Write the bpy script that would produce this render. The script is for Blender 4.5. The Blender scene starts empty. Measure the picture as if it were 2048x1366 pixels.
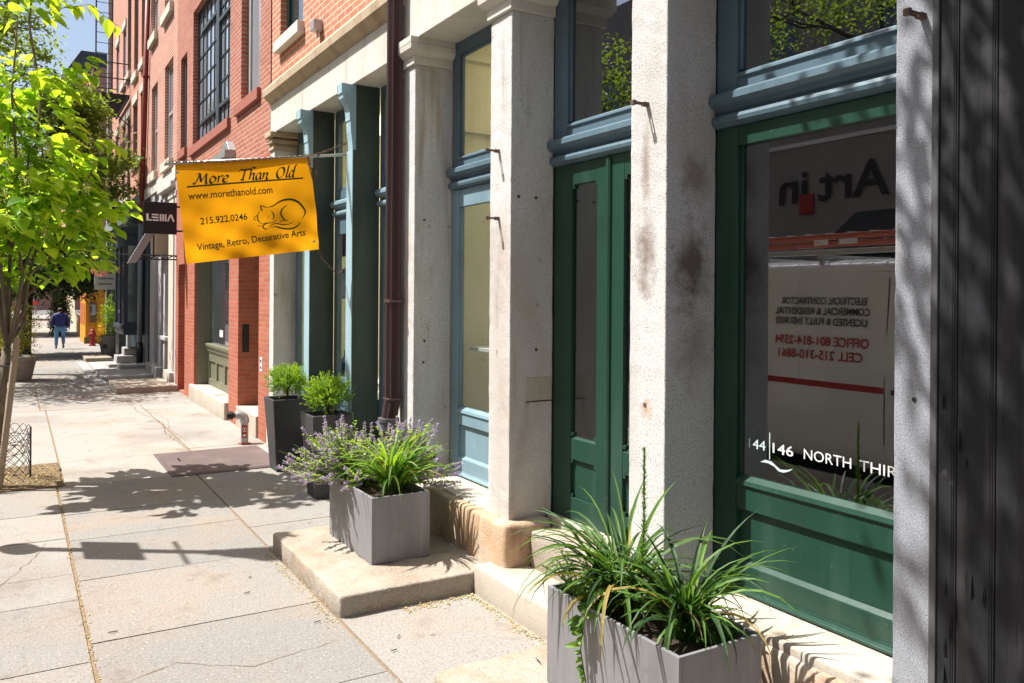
import bpy, bmesh, math, random
from mathutils import Vector, Matrix, noise
R = math.radians
random.seed(7)
S = bpy.context.scene
COL = S.collection

# ------------------------------------------------------------------ camera, sky, sun, exposure
cam = bpy.data.cameras.new('camera'); camo = bpy.data.objects.new('camera', cam); COL.objects.link(camo)
camo.location = (-2.854, 0.0, 2.0)
cam.sensor_width = 36.0; cam.lens = 36.0 * 1660 / 2048
cam.clip_end = 2000; cam.clip_start = 0.05
YAW = math.atan2(1024 - 32, 1660); ROLL = R(0.4)
camo.rotation_mode = 'QUATERNION'
camo.rotation_quaternion = (Matrix.Rotation(-YAW, 4, 'Z') @ Matrix.Rotation(R(90), 4, 'X') @ Matrix.Rotation(ROLL, 4, 'Z')).to_quaternion()
cam.shift_x = 0.0; cam.shift_y = -(683 - 588) / 2048
S.camera = camo

SUN_EL, SUN_AZ = R(59), (-0.842, 0.539)          # direction towards the sun: over the street, ahead of the camera
w = bpy.data.worlds.new('World'); S.world = w; w.use_nodes = True
nt = w.node_tree; bg = nt.nodes['Background']
sky = nt.nodes.new('ShaderNodeTexSky'); sky.sky_type = 'NISHITA'; sky.sun_disc = False
sky.sun_elevation = SUN_EL; sky.sun_rotation = math.atan2(SUN_AZ[0], SUN_AZ[1]); sky.air_density = 1.0; sky.dust_density = 3.2
nt.links.new(sky.outputs[0], bg.inputs['Color']); bg.inputs['Strength'].default_value = 0.088
sl = bpy.data.lights.new('sun', 'SUN'); so = bpy.data.objects.new('sun', sl); COL.objects.link(so)
sl.energy = 4.8; sl.angle = R(0.53); sl.color = (1.0, 0.968, 0.92)
sd = Vector((SUN_AZ[0] * math.cos(SUN_EL), SUN_AZ[1] * math.cos(SUN_EL), math.sin(SUN_EL)))
so.rotation_mode = 'QUATERNION'; so.rotation_quaternion = sd.to_track_quat('Z', 'Y'); so.location = sd * 60
S.view_settings.view_transform = 'Standard'; S.view_settings.look = 'None'
S.view_settings.exposure = 1.02; S.view_settings.gamma = 1.0
S.render.engine = 'CYCLES'
S.cycles.max_bounces = 8; S.cycles.transparent_max_bounces = 16; S.cycles.diffuse_bounces = 4
S.cycles.use_denoising = True; S.cycles.sample_clamp_indirect = 6.0
S.cycles.caustics_reflective = False; S.cycles.caustics_refractive = False

# ------------------------------------------------------------------ mesh builder and object helpers
class MB:
    def __init__(s): s.v = []; s.f = []; s.t = []
    def face(s, pts, t=0.5):
        n = len(s.v); s.v += [tuple(p) for p in pts]; s.f.append(tuple(range(n, n + len(pts)))); s.t.append(t)
    def box(s, x0, x1, y0, y1, z0, z1, t=0.5):
        if x0 > x1: x0, x1 = x1, x0
        if y0 > y1: y0, y1 = y1, y0
        if z0 > z1: z0, z1 = z1, z0
        n = len(s.v)
        s.v += [(x0,y0,z0),(x1,y0,z0),(x1,y1,z0),(x0,y1,z0),(x0,y0,z1),(x1,y0,z1),(x1,y1,z1),(x0,y1,z1)]
        for q in ((0,3,2,1),(4,5,6,7),(0,1,5,4),(1,2,6,5),(2,3,7,6),(3,0,4,7)):
            s.f.append(tuple(n + i for i in q)); s.t.append(t)
        return s
    def prism(s, pts, ax, a0, a1, t=0.5):      # 2-D outline pushed along an axis: 'y' takes (x,z), 'x' takes (y,z), 'z' takes (x,y)
        mk = {'y': lambda p, a: (p[0], a, p[1]), 'x': lambda p, a: (a, p[0], p[1]), 'z': lambda p, a: (p[0], p[1], a)}[ax]
        n = len(s.v); k = len(pts)
        s.v += [mk(p, a0) for p in pts] + [mk(p, a1) for p in pts]
        ar = sum(pts[i][0] * pts[(i+1) % k][1] - pts[(i+1) % k][0] * pts[i][1] for i in range(k))
        fl = (ar > 0) == (ax != 'y')
        if a1 < a0: fl = not fl
        def ad(q): s.f.append(tuple(q) if fl else tuple(reversed(q))); s.t.append(t)
        ad([n + i for i in reversed(range(k))]); ad([n + k + i for i in range(k)])
        for i in range(k):
            j = (i + 1) % k; ad([n + i, n + j, n + k + j, n + k + i])
        return s
    def tube(s, path, r, n=8, t=0.5, cap=True):
        P = [Vector(p) for p in path]; rr = r if isinstance(r, (list, tuple)) else [r] * len(P)
        rings = []; up = None
        for i, p in enumerate(P):
            d = (P[min(i+1, len(P)-1)] - P[max(i-1, 0)]).normalized()
            if up is None: up = Vector((0,0,1)) if abs(d.z) < .9 else Vector((1,0,0))
            a = d.cross(up)
            if a.length < 1e-4: a = d.orthogonal()
            a.normalize(); b = a.cross(d); up = b
            o = len(s.v); rings.append(o)
            s.v += [tuple(p + (a * math.cos(2*math.pi*k/n) + b * math.sin(2*math.pi*k/n)) * rr[i]) for k in range(n)]
        for i in range(len(P)-1):
            for k in range(n):
                s.f.append((rings[i]+k, rings[i]+(k+1) % n, rings[i+1]+(k+1) % n, rings[i+1]+k)); s.t.append(t)
        if cap:
            s.f.append(tuple(reversed([rings[0]+k for k in range(n)]))); s.t.append(t)
            s.f.append(tuple(rings[-1]+k for k in range(n))); s.t.append(t)
        return s
    def lathe(s, prof, c, n=20, t=0.5, ax='z'):
        rings = []
        for r_, h in prof:
            o = len(s.v); rings.append(o)
            for k in range(n):
                a = 2*math.pi*k/n; u, v_ = r_*math.cos(a), r_*math.sin(a)
                s.v.append({'z': (c[0]+u, c[1]+v_, c[2]+h), 'x': (c[0]+h, c[1]+u, c[2]+v_), 'y': (c[0]+v_, c[1]+h, c[2]+u)}[ax])
        for i in range(len(rings)-1):
            for k in range(n):
                s.f.append((rings[i]+k, rings[i]+(k+1) % n, rings[i+1]+(k+1) % n, rings[i+1]+k)); s.t.append(t)
        s.f.append(tuple(reversed([rings[0]+k for k in range(n)]))); s.t.append(t)
        s.f.append(tuple(rings[-1]+k for k in range(n))); s.t.append(t)
        return s
    def block(s, x0, x1, y0, y1, z0, z1, r=.02, amp=.004, step=.09, seed=0, fs=6, tfun=None):   # worn stone: rounded box with an uneven surface
        def ticks(a, b):
            L = b - a; m = max(1, int((L - 2*r) / step)); return [a, a + r*.35] + [a + r + (L - 2*r)*i/m for i in range(m+1)] + [b - r*.35, b]
        X, Y, Z = ticks(x0, x1), ticks(y0, y1), ticks(z0, z1); idx = {}
        def vert(i, j, k):
            if (i, j, k) in idx: return idx[(i, j, k)]
            p = Vector((X[i], Y[j], Z[k]))
            q = Vector((min(max(p.x, x0+r), x1-r), min(max(p.y, y0+r), y1-r), min(max(p.z, z0+r), z1-r)))
            d = p - q; d.normalize(); p = q + d*r
            nz = noise.noise(p*fs + Vector((seed*7.1, seed*3.3, 0))) + .5*noise.noise(p*fs*3 + Vector((seed, 0, 9)))
            p += d*nz*amp
            idx[(i, j, k)] = len(s.v); s.v.append(tuple(p)); return idx[(i, j, k)]
        nx, ny, nz_ = len(X)-1, len(Y)-1, len(Z)-1
        def F(a, b, c_, d): s.f.append((vert(*a), vert(*b), vert(*c_), vert(*d))); s.t.append(.5)
        for i in range(nx):
            for j in range(ny):
                F((i,j,0),(i,j+1,0),(i+1,j+1,0),(i+1,j,0)); F((i,j,nz_),(i+1,j,nz_),(i+1,j+1,nz_),(i,j+1,nz_))
        for i in range(nx):
            for k in range(nz_):
                F((i,0,k),(i+1,0,k),(i+1,0,k+1),(i,0,k+1)); F((i,ny,k),(i,ny,k+1),(i+1,ny,k+1),(i+1,ny,k))
        for j in range(ny):
            for k in range(nz_):
                F((0,j,k),(0,j,k+1),(0,j+1,k+1),(0,j+1,k)); F((nx,j,k),(nx,j+1,k),(nx,j+1,k+1),(nx,j,k+1))
        return s
    def wall(s, X, y0, y1, z0, z1, holes, depth, t=0.5):     # a street wall facing -x with openings and their reveals
        ys = sorted({y0, y1} | {min(max(h[i], y0), y1) for h in holes for i in (0, 1)}); zs = sorted({z0, z1} | {min(max(h[i], z0), z1) for h in holes for i in (2, 3)})
        for a, b in zip(ys, ys[1:]):
            for c_, d in zip(zs, zs[1:]):
                m, q = (a+b)/2, (c_+d)/2
                if any(h[0] < m < h[1] and h[2] < q < h[3] for h in holes): continue
                s.face([(X,b,c_),(X,a,c_),(X,a,d),(X,b,d)], t)
        for h in holes:
            a, b, c_, d = h[:4]; D = X + (h[4] if len(h) > 4 else depth)
            s.face([(X,a,c_),(D,a,c_),(D,a,d),(X,a,d)], t); s.face([(D,b,c_),(X,b,c_),(X,b,d),(D,b,d)], t)
            s.face([(X,a,d),(D,a,d),(D,b,d),(X,b,d)], t); s.face([(D,a,c_),(X,a,c_),(X,b,c_),(D,b,c_)], t)
        return s
    def build(s, name, m, parent=None, bevel=0, smooth=False, seg=2):
        me = bpy.data.meshes.new(name); me.from_pydata(s.v, [], s.f)
        at = me.attributes.new('tint', 'FLOAT', 'FACE'); at.data.foreach_set('value', s.t)
        uv = me.uv_layers.new(name='UVMap'); co = s.v; ud = [0.0] * (2 * len(me.loops))
        for p in me.polygons:
            nx, ny, nz = (abs(c) for c in p.normal)
            for li in p.loop_indices:
                c = co[me.loops[li].vertex_index]
                if nx >= ny and nx >= nz: q = (c[1], c[2])
                elif ny >= nz: q = (c[0], c[2])
                else: q = (c[1], c[0])
                ud[2*li] = q[0]; ud[2*li+1] = q[1]
        uv.data.foreach_set('uv', ud)
        if smooth: me.polygons.foreach_set('use_smooth', [True]*len(me.polygons))
        me.materials.append(m); me.update()
        o = bpy.data.objects.new(name, me); COL.objects.link(o)
        if bevel:
            b = o.modifiers.new('bevel', 'BEVEL'); b.width = bevel; b.segments = seg; b.limit_method = 'ANGLE'; b.angle_limit = R(40)
        if parent is not None: attach(o, parent)
        return o
def attach(o, parent):
    o.parent = parent
    if parent.type == 'EMPTY': o.matrix_parent_inverse = parent.matrix_basis.inverted()
def tag(o, label, cat, group=None, kind=None):
    if label: o['label'] = label
    if cat: o['category'] = cat
    if group: o['group'] = group
    if kind: o['kind'] = kind
    return o
def thing(name, label, cat, loc=(0,0,0), group=None):
    o = bpy.data.objects.new(name, None); COL.objects.link(o); o.empty_display_size = .1
    o.location = loc; o.matrix_basis = Matrix.Translation(loc)
    return tag(o, label, cat, group)
def copy_tree(o, parent=None):
    c = o.copy(); COL.objects.link(c)
    if parent is not None: c.parent = parent; c.matrix_parent_inverse = o.matrix_parent_inverse
    for ch in [k for k in o.children]: copy_tree(ch, c)
    return c
def box(name, m, parent, *a, bevel=0.004): return MB().box(*a).build(name, m, parent, bevel)
def text(name, s, m, parent, org, xd, yd, size, width=None, depth=.002, bold=0, shear=0, fn=None, spacing=1):
    cu = bpy.data.curves.new('t', 'FONT'); cu.body = s; cu.size = 1.0; cu.shear = shear; cu.offset = bold; cu.space_character = spacing
    cu.resolution_u = 3
    ob = bpy.data.objects.new('t', cu); COL.objects.link(ob)
    bpy.context.view_layer.update()
    me = bpy.data.meshes.new_from_object(ob.evaluated_get(bpy.context.evaluated_depsgraph_get()))
    bpy.data.objects.remove(ob)
    xs = [v.co.x for v in me.vertices]; x0, x1 = min(xs), max(xs); cap = 0.729*1.0 if False else max(v.co.y for v in me.vertices)
    sy = size; sx = (width / (x1 - x0)) if width else size
    X, Y = Vector(xd), Vector(yd); N = X.cross(Y)
    mb = MB()
    for v in me.vertices:
        u, q = (v.co.x - x0)*sx, v.co.y*sy
        mb.v.append(tuple(fn(u, q)) if fn else tuple(Vector(org) + X*u + Y*q))
    mb.f = [tuple(p.vertices) for p in me.polygons]; mb.t = [.5]*len(mb.f)
    bpy.data.meshes.remove(me)
    return mb.build(name, m, parent)

# ------------------------------------------------------------------ materials
def lin(c): return tuple(((x/255)/12.92 if x/255 <= .04045 else ((x/255+.055)/1.055)**2.4) for x in c)
class NB:
    def __init__(s, name):
        s.m = bpy.data.materials.new(name); s.m.use_nodes = True; s.nt = s.m.node_tree; s.b = s.nt.nodes['Principled BSDF']; s.out = s.nt.nodes['Material Output']
        s.tc = s.nt.nodes.new('ShaderNodeTexCoord')
    def n(s, t, **k):
        x = s.nt.nodes.new('ShaderNode' + t)
        for a, b in k.items(): setattr(x, a, b)
        return x
    def l(s, a, b): s.nt.links.new(a, b)
    def vec(s, sc, src='Object'):
        mp = s.n('Mapping'); s.l(s.tc.outputs[src], mp.inputs['Vector']); mp.inputs['Scale'].default_value = sc if isinstance(sc, (tuple, list)) else (sc, sc, sc)
        return mp.outputs[0]
    def noise(s, sc, det=4, rough=.55, src='Object'):
        x = s.n('TexNoise'); x.inputs['Scale'].default_value = 1; x.inputs['Detail'].default_value = det; x.inputs['Roughness'].default_value = rough
        s.l(s.vec(sc, src), x.inputs['Vector']); return x.outputs[0]
    def voro(s, sc):
        x = s.n('TexVoronoi'); x.inputs['Scale'].default_value = 1; s.l(s.vec(sc), x.inputs['Vector']); return x.outputs['Distance']
    def ramp(s, f, lo, hi):
        x = s.n('MapRange'); x.inputs['From Min'].default_value = lo; x.inputs['From Max'].default_value = hi; s.l(f, x.inputs['Value']); return x.outputs[0]
    def mul(s, f, k):
        x = s.n('Math', operation='MULTIPLY'); s.l(f, x.inputs[0])
        if hasattr(k, 'is_linked'): s.l(k, x.inputs[1])
        else: x.inputs[1].default_value = k
        return x.outputs[0]
    def mix(s, a, b, f):
        x = s.n('Mix', data_type='RGBA')
        for sock, v_ in ((x.inputs['A'], a), (x.inputs['B'], b)):
            pass
        ia, ib, fa = x.inputs[6], x.inputs[7], x.inputs[0]
        if isinstance(a, tuple): ia.default_value = (*a, 1)
        else: s.l(a, ia)
        if isinstance(b, tuple): ib.default_value = (*b, 1)
        else: s.l(b, ib)
        if isinstance(f, (int, float)): fa.default_value = f
        else: s.l(f, fa)
        return x.outputs[2]
    def attr(s, name='tint'):
        x = s.n('Attribute'); x.attribute_name = name; return x.outputs['Fac']
def mat(name, col, layers=(), bumps=(), rough=.75, metal=0, spec=.4, tint=None, trans=0, coat=0, tcol=None):
    q = NB(name); c = col
    if tint: c = q.mix(col, tint, q.attr())
    for L in layers:
        kind, sc, lo, hi, c2, amt = L[:6]
        if kind == 's':                                                        # a stain with a place of its own: centre sc, half sizes lo, ragged by noise of scale hi
            mp = q.n('Mapping', vector_type='TEXTURE'); q.l(q.tc.outputs['Object'], mp.inputs['Vector']); mp.inputs['Location'].default_value = sc; mp.inputs['Scale'].default_value = lo
            ln = q.n('VectorMath', operation='LENGTH'); q.l(mp.outputs[0], ln.inputs[0])
            ad = q.n('Math', operation='MULTIPLY_ADD'); q.l(q.noise(hi, 6, .7), ad.inputs[0]); ad.inputs[1].default_value = 2.2; q.l(ln.outputs['Value'], ad.inputs[2])
            c = q.mix(c, c2, q.mul(q.ramp(ad.outputs[0], 2.15, 1.25), amt)); continue
        if kind == 't': c = q.mix(c, c2, q.mul(q.ramp(q.attr(), lo, hi), amt)); continue        # a share of the leaves or blades, withered
        if kind == 'c':                                                        # hairline cracks along the level lines of a noise
            sb = q.n('Math', operation='SUBTRACT'); q.l(q.noise(sc, 5, .6), sb.inputs[0]); sb.inputs[1].default_value = .5; ab = q.n('Math', operation='ABSOLUTE'); q.l(sb.outputs[0], ab.inputs[0])
            c = q.mix(c, c2, q.mul(q.mul(q.ramp(ab.outputs[0], hi, lo), q.ramp(q.noise(.45, 2), .5, .56)), amt)); continue
        f = q.noise(sc, *(L[6:])) if kind == 'n' else q.voro(sc)
        c = q.mix(c, c2, q.mul(q.ramp(f, lo, hi), amt))
    if isinstance(c, tuple): q.b.inputs['Base Color'].default_value = (*c, 1)
    else: q.l(c, q.b.inputs['Base Color'])
    q.b.inputs['Roughness'].default_value = rough; q.b.inputs['Metallic'].default_value = metal; q.b.inputs['Specular IOR Level'].default_value = spec
    q.b.inputs['Coat Weight'].default_value = coat
    prev = None
    for kind, sc, st, dist in bumps:
        b = q.n('Bump'); b.inputs['Strength'].default_value = st; b.inputs['Distance'].default_value = dist
        q.l(q.noise(sc) if kind == 'n' else q.voro(sc), b.inputs['Height'])
        if prev: q.l(prev, b.inputs['Normal'])
        prev = b.outputs[0]
    if prev: q.l(prev, q.b.inputs['Normal'])
    if trans:
        tr = q.n('BsdfTranslucent'); ms = q.n('MixShader'); ms.inputs[0].default_value = trans
        if tcol: tr.inputs['Color'].default_value = (*tcol, 1)
        elif isinstance(c, tuple): tr.inputs['Color'].default_value = (*c, 1)
        else:
            mm = q.n('Mix', data_type='RGBA', blend_type='MULTIPLY'); mm.inputs[0].default_value = 1; q.l(c, mm.inputs[6]); mm.inputs[7].default_value = (1.9, 1.75, .7, 1); q.l(mm.outputs[2], tr.inputs['Color'])
        q.l(q.b.outputs[0], ms.inputs[1]); q.l(tr.outputs[0], ms.inputs[2]); q.l(ms.outputs[0], q.out.inputs['Surface'])
    return q.m
def brick(name, c1, c2, mortar, msize=.006, wear=(.5,.3,.25), bw=.215, bh=.0667, rough=.85, stain=.5, amount=.55):
    q = NB(name); x = q.n('TexBrick'); x.offset = .5
    for k, v_ in (('Scale', 1), ('Mortar Size', msize), ('Mortar Smooth', .25), ('Bias', 0), ('Brick Width', bw), ('Row Height', bh)): x.inputs[k].default_value = v_
    # slightly wavy courses
    nz = q.n('TexNoise'); nz.inputs['Scale'].default_value = 9; q.l(q.tc.outputs['UV'], nz.inputs['Vector'])
    va = q.n('VectorMath', operation='SCALE'); q.l(nz.outputs['Color'], va.inputs[0]); va.inputs['Scale'].default_value = .009
    vb = q.n('VectorMath', operation='ADD'); q.l(q.tc.outputs['UV'], vb.inputs[0]); q.l(va.outputs[0], vb.inputs[1]); q.l(vb.outputs[0], x.inputs['Vector'])
    x.inputs['Color1'].default_value = (*c1, 1); x.inputs['Color2'].default_value = (*c2, 1); x.inputs['Mortar'].default_value = (*mortar, 1)
    c = q.mix(x.outputs['Color'], wear, q.mul(q.ramp(q.noise(7, 6, .65), .48, .75), amount))
    c = q.mix(c, tuple(k*.55 for k in c1), q.mul(q.ramp(q.noise((.7,.7,2.2), 5, .6), .5, .75), stain))
    c = q.mix(c, tuple(min(1, k*1.7) for k in c2), q.mul(q.ramp(q.noise(60, 3), .55, .8), .35))
    q.l(c, q.b.inputs['Base Color']); q.b.inputs['Roughness'].default_value = rough; q.b.inputs['Specular IOR Level'].default_value = .25
    b = q.n('Bump'); b.inputs['Strength'].default_value = .6; b.inputs['Distance'].default_value = .006; b.invert = True; q.l(x.outputs['Fac'], b.inputs['Height'])
    b2 = q.n('Bump'); b2.inputs['Strength'].default_value = .35; b2.inputs['Distance'].default_value = .006; q.l(q.noise(45, 5), b2.inputs['Height']); q.l(b.outputs[0], b2.inputs['Normal'])
    q.l(b2.outputs[0], q.b.inputs['Normal']); return q.m
def glass(name, tint=(.9,.93,.92), k=1.5, base=.03, dust=.03):
    q = NB(name); q.nt.nodes.remove(q.b)
    tr = q.n('BsdfTransparent'); tr.inputs[0].default_value = (*tint, 1); gl = q.n('BsdfGlossy'); gl.inputs['Roughness'].default_value = 0.0; gl.inputs['Color'].default_value = (.95,.97,1,1)
    ge = q.n('NewGeometry'); dt = q.n('VectorMath', operation='DOT_PRODUCT'); q.l(ge.outputs['Incoming'], dt.inputs[0]); q.l(ge.outputs['Normal'], dt.inputs[1])
    ab = q.n('Math', operation='ABSOLUTE'); q.l(dt.outputs['Value'], ab.inputs[0]); iv = q.n('Math', operation='SUBTRACT'); iv.inputs[0].default_value = 1; q.l(ab.outputs[0], iv.inputs[1])
    fr = q.n('Math', operation='POWER'); q.l(iv.outputs[0], fr.inputs[0]); fr.inputs[1].default_value = 4.5
    ma = q.n('Math', operation='MULTIPLY_ADD'); q.l(fr.outputs[0], ma.inputs[0]); ma.inputs[1].default_value = k; ma.inputs[2].default_value = base; ma.use_clamp = True
    ms = q.n('MixShader'); q.l(ma.outputs[0], ms.inputs[0]); q.l(tr.outputs[0], ms.inputs[1]); q.l(gl.outputs[0], ms.inputs[2])
    df = q.n('BsdfDiffuse'); df.inputs[0].default_value = (.5,.5,.5,1); m2 = q.n('MixShader')
    q.l(q.mul(q.ramp(q.noise(140, 2), .66, .8), dust), m2.inputs[0]); q.l(ms.outputs[0], m2.inputs[1]); q.l(df.outputs[0], m2.inputs[2]); q.l(m2.outputs[0], q.out.inputs['Surface']); return q.m

GRANITE = mat('bush hammered granite', (.59,.58,.565), [('n', 120, .55, .66, (.12,.11,.10), .75, 3), ('n', 95, .58, .70, (.82,.79,.75), .6, 3), ('n', (1.3,1.3,.5), .5, .68, (.38,.28,.20), .55), ('n', (5,5,1.2), .56, .75, (.25,.19,.15), .5), ('n', (9,9,.7), .60, .72, (.33,.24,.17), .5), ('n', (11,11,11), .66, .72, (.16,.12,.10), .5)], [('n', 150, .6, .004), ('n', 40, .25, .005)], .9, spec=.2)
GRANITE_STAINED = mat('smoke stained granite', (.59,.58,.565), [('n', 120, .55, .66, (.12,.11,.10), .75, 3), ('n', 95, .58, .70, (.82,.79,.75), .6, 3), ('s', (0,3.40,2.20), (.12,.10,.27), 9, (.16,.10,.07), .8), ('s', (0,3.41,2.68), (.10,.05,.22), 14, (.20,.13,.09), .7), ('s', (.17,3.243,2.15), (.15,.1,.26), 8, (.10,.06,.045), .85), ('s', (.20,3.243,2.62), (.12,.1,.16), 9, (.16,.10,.08), .6), ('s', (.2,3.243,1.75), (.16,.1,.3), 7, (.2,.13,.1), .5), ('s', (0,3.385,1.40), (.05,.05,.07), 20, (.45,.22,.07), .7), ('n', (1.3,1.3,.5), .5, .72, (.34,.26,.2), .5)], [('n', 140, .65, .005), ('n', 40, .25, .005)], .9, spec=.2)
GRANITE_GREY = mat('grey flecked granite', (.30,.31,.34), [('n', 190, .53, .64, (.09,.10,.12), .7, 3), ('n', 130, .57, .68, (.55,.55,.57), .5, 3), ('n', (3,3,1), .56, .75, (.42,.33,.2), .35)], [('n', 150, .6, .003)], .85, spec=.25)  # flecks are the stone's own; base darkened to carry the tree's shade
RUSTY_STONE = mat('iron stained sill stone', (.50,.43,.35), [('n', (2.2,2.2,1.4), .44, .60, (.46,.25,.10), .62, 5, .6), ('n', (5,5,2), .56, .72, (.20,.10,.05), .7), ('n', 120, .6, .75, (.75,.68,.6), .5, 2), ('n', 170, .6, .75, (.14,.11,.09), .6, 2)], [('n', 60, .7, .006), ('n', 12, .5, .01)], .9, spec=.2)
SILL = mat('pale sill stone', (.46,.41,.345), [('n', 2.5, .5, .7, (.36,.26,.17), .5), ('n', 100, .57, .70, (.18,.155,.135), .6, 3), ('n', 9, .6, .75, (.28,.23,.18), .5)], [('n', 90, .5, .003)], .9, spec=.2)
STEP = mat('worn step stone', (.36,.315,.26), [('n', 3.4, .48, .66, (.30,.195,.115), .5), ('n', 1.3, .5, .66, (.26,.21,.17), .55), ('n', 110, .55, .66, (.12,.09,.07), .65, 3), ('n', 80, .60, .72, (.62,.55,.46), .5, 3), ('n', 22, .58, .74, (.50,.44,.37), .5)], [('n', 70, .8, .006), ('n', 14, .6, .012)], .92, spec=.2)
LIMESTONE = mat('weathered limestone', (.62,.585,.525), [('n', (1.4,2.4,.8), .52, .74, (.40,.33,.25), .6), ('n', (9,9,1.3), .6, .8, (.28,.24,.2), .4), ('n', 100, .62, .78, (.30,.27,.24), .4, 2)], [('n', 80, .4, .003), ('n', 9, .3, .006)], .88, spec=.2)
CORNICE = mat('stained sandstone cornice', (.48,.375,.26), [('n', (2,5,2), .5, .7, (.30,.2,.12), .65), ('n', 40, .6, .75, (.62,.55,.45), .5)], [('n', 50, .5, .004)], .9, spec=.2)
PALE_STONE = mat('lavender grey painted stone', (.46,.43,.44), [('n', (3,3,1), .5, .75, (.35,.31,.3), .5)], [('n', 60, .3, .003)], .85)
CREAM_STONE = mat('cream painted stone', (.60,.54,.45), [('n', (3,3,1), .5, .75, (.45,.36,.27), .5)], [('n', 60, .3, .003)], .85)
BRICK_RED = brick('old red brick', (.35,.10,.058), (.43,.155,.095), (.45,.32,.265), .009, (.37,.165,.125), stain=.4)
BRICK_PALE = brick('repointed brick', (.43,.145,.09), (.52,.21,.14), (.62,.52,.44), .0105, (.48,.25,.17), stain=.25)
BRICK_FACE = brick('orange brick', (.47,.155,.085), (.54,.21,.125), (.62,.49,.37), .010, (.50,.25,.14), stain=.25, bw=.24, bh=.072)
BRICK_DOOR = brick('smooth red brick', (.37,.105,.065), (.44,.145,.09), (.36,.20,.14), .0075, (.38,.09,.05), stain=.3)
BRICK_FAR = brick('far orange brick', (.50,.20,.125), (.55,.25,.17), (.6,.46,.38), .006, (.5,.26,.18), stain=.2)
BRICK_SILL = mat('red brick sill', (.36,.13,.095), [('n', (1,14,14), .45, .7, (.27,.10,.08), .6)], [('n', 50, .5, .004)], .85, spec=.2)
def paint(name, c, worn=.25, rough=.42, chip=None):
    return mat(name, c, [('n', 2.3, .5, .75, tuple(k*.66 for k in c), .6), ('n', (5,5,.9), .54, .72, tuple(min(1, k*1.25+.03) for k in c), .45), ('n', (55,55,1.6), .58, .72, tuple(k*.7 for k in c), .4), ('n', (40,40,6), .62, .8, tuple(min(1, k*1.5+.02) for k in c), worn)] + ([('n', 34, .70, .72, chip, .8, 5)] if chip else []), [('n', 30, .14, .003), ('n', (90,90,9), .15, .001)], rough, spec=.45)
BLUE = paint('slate blue paint', lin((86,108,120)), .4, .42)
BLUE_LT = paint('weathered blue paint', lin((122,148,160)), .5, .5, (.2,.25,.28))
GREEN = paint('bottle green paint', lin((31,64,51)), .45, .36, (.10,.13,.11))
GREEN_DK = paint('dark green iron paint', lin((56,70,64)), .3, .5)
IRON_FACE = paint('chalky blue iron paint', lin((150,180,190)), .4, .6, (.18,.24,.25))
OLIVE = paint('olive grey paint', lin((112,112,92)), rough=.45)
BLACKWOOD = mat('flaking black timber', (.021,.0215,.025), [('n', (3,14,.9), .5, .72, (.06,.057,.057), .7), ('n', (9,50,3), .64, .7, (.012,.012,.013), .8), ('n', 5, .69, .73, (.14,.10,.095), .5)], [('n', (8,60,2.5), .55, .006), ('n', 16, .35, .008)], .6, spec=.22)
CASING = mat('grey casing paint', (.10,.10,.105), [('n', 6, .5, .7, (.05,.05,.05), .5)], [('n', 40, .3, .003)], .7)
BAYBLUE = paint('dark bay window paint', lin((52,60,70)), rough=.4)
TEAL = paint('dark teal paint', lin((44,66,74)))
GREENGREY = paint('grey green cornice paint', lin((140,150,142)))
YELLOW = mat('ochre painted timber', lin((214,142,30)), [('n', (10,10,2), .5, .75, lin((170,104,24)), .6)], [('n', 30, .3, .004)], .7)
BROWNPIPE = mat('brown enamelled downpipe', lin((82,62,60)), [('n', (4,4,.8), .5, .75, lin((74,50,48)), .6), ('n', 12, .68, .75, lin((140,110,104)), .5)], [('n', 9, .15, .006)], .36, spec=.5)
REDPIPE = mat('red painted downpipe', lin((132,52,42)), [('n', 3, .5, .75, lin((98,36,30)), .6)], [], .5)
GREYPIPE = mat('grey painted pipe', lin((150,155,158)), [('n', 3, .5, .75, lin((110,110,112)), .5)], [], .6)
CASTIRON = mat('cast iron boot', (.085,.088,.095), [('n', 9, .5, .75, (.13,.12,.115), .6)], [('n', 60, .4, .003)], .65)
BLACKIRON = mat('black iron', (.02,.02,.022), [('n', 20, .6, .8, (.07,.04,.03), .5)], [('n', 90, .3, .002)], .6)
RUSTIRON = mat('rusty iron', (.10,.07,.06), [('n', 30, .45, .7, (.22,.10,.05), .7)], [('n', 90, .5, .002)], .8)
STEEL = mat('galvanised steel', (.42,.42,.42), [('n', 22, .5, .75, (.25,.24,.23), .6)], [('n', 80, .2, .002)], .45, .6)
ALU = mat('brushed pole', (.66,.62,.56), [('n', (2,60,60), .5, .7, (.5,.45,.38), .4)], [], .4, .4)
HATCH = mat('rust brown steel plate', (.135,.10,.095), [('n', 3, .5, .75, (.20,.15,.13), .6), ('n', 30, .6, .75, (.09,.06,.055), .5)], [('v', 34, .6, .004)], .6, .2)
PLANTER = mat('grey zinc planter', (.225,.225,.235), [('n', (5,5,1.1), .46, .7, (.145,.145,.15), .7), ('n', (9,9,2), .62, .74, (.30,.29,.28), .5), ('n', (30,30,4), .64, .74, (.12,.11,.10), .4), ('n', (14,14,.8), .56, .7, (.30,.295,.28), .4), ('n', (7,7,7), .64, .7, (.15,.125,.10), .45), ('n', 18, .66, .76, (.33,.32,.31), .4), ('n', (60,60,8), .62, .8, (.42,.41,.40), .3)], [('n', 25, .12, .003)], .55, .15)
BLACKPOT = mat('charcoal resin planter', (.042,.042,.046), [('n', 4, .5, .75, (.075,.072,.07), .6), ('n', (30,30,5), .63, .8, (.12,.115,.11), .4)], [('n', 40, .15, .003)], .52)
SOIL = mat('dark potting soil', (.045,.03,.02), [('n', 60, .55, .75, (.12,.075,.045), .8)], [('n', 50, 1, .02)], .95)
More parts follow.
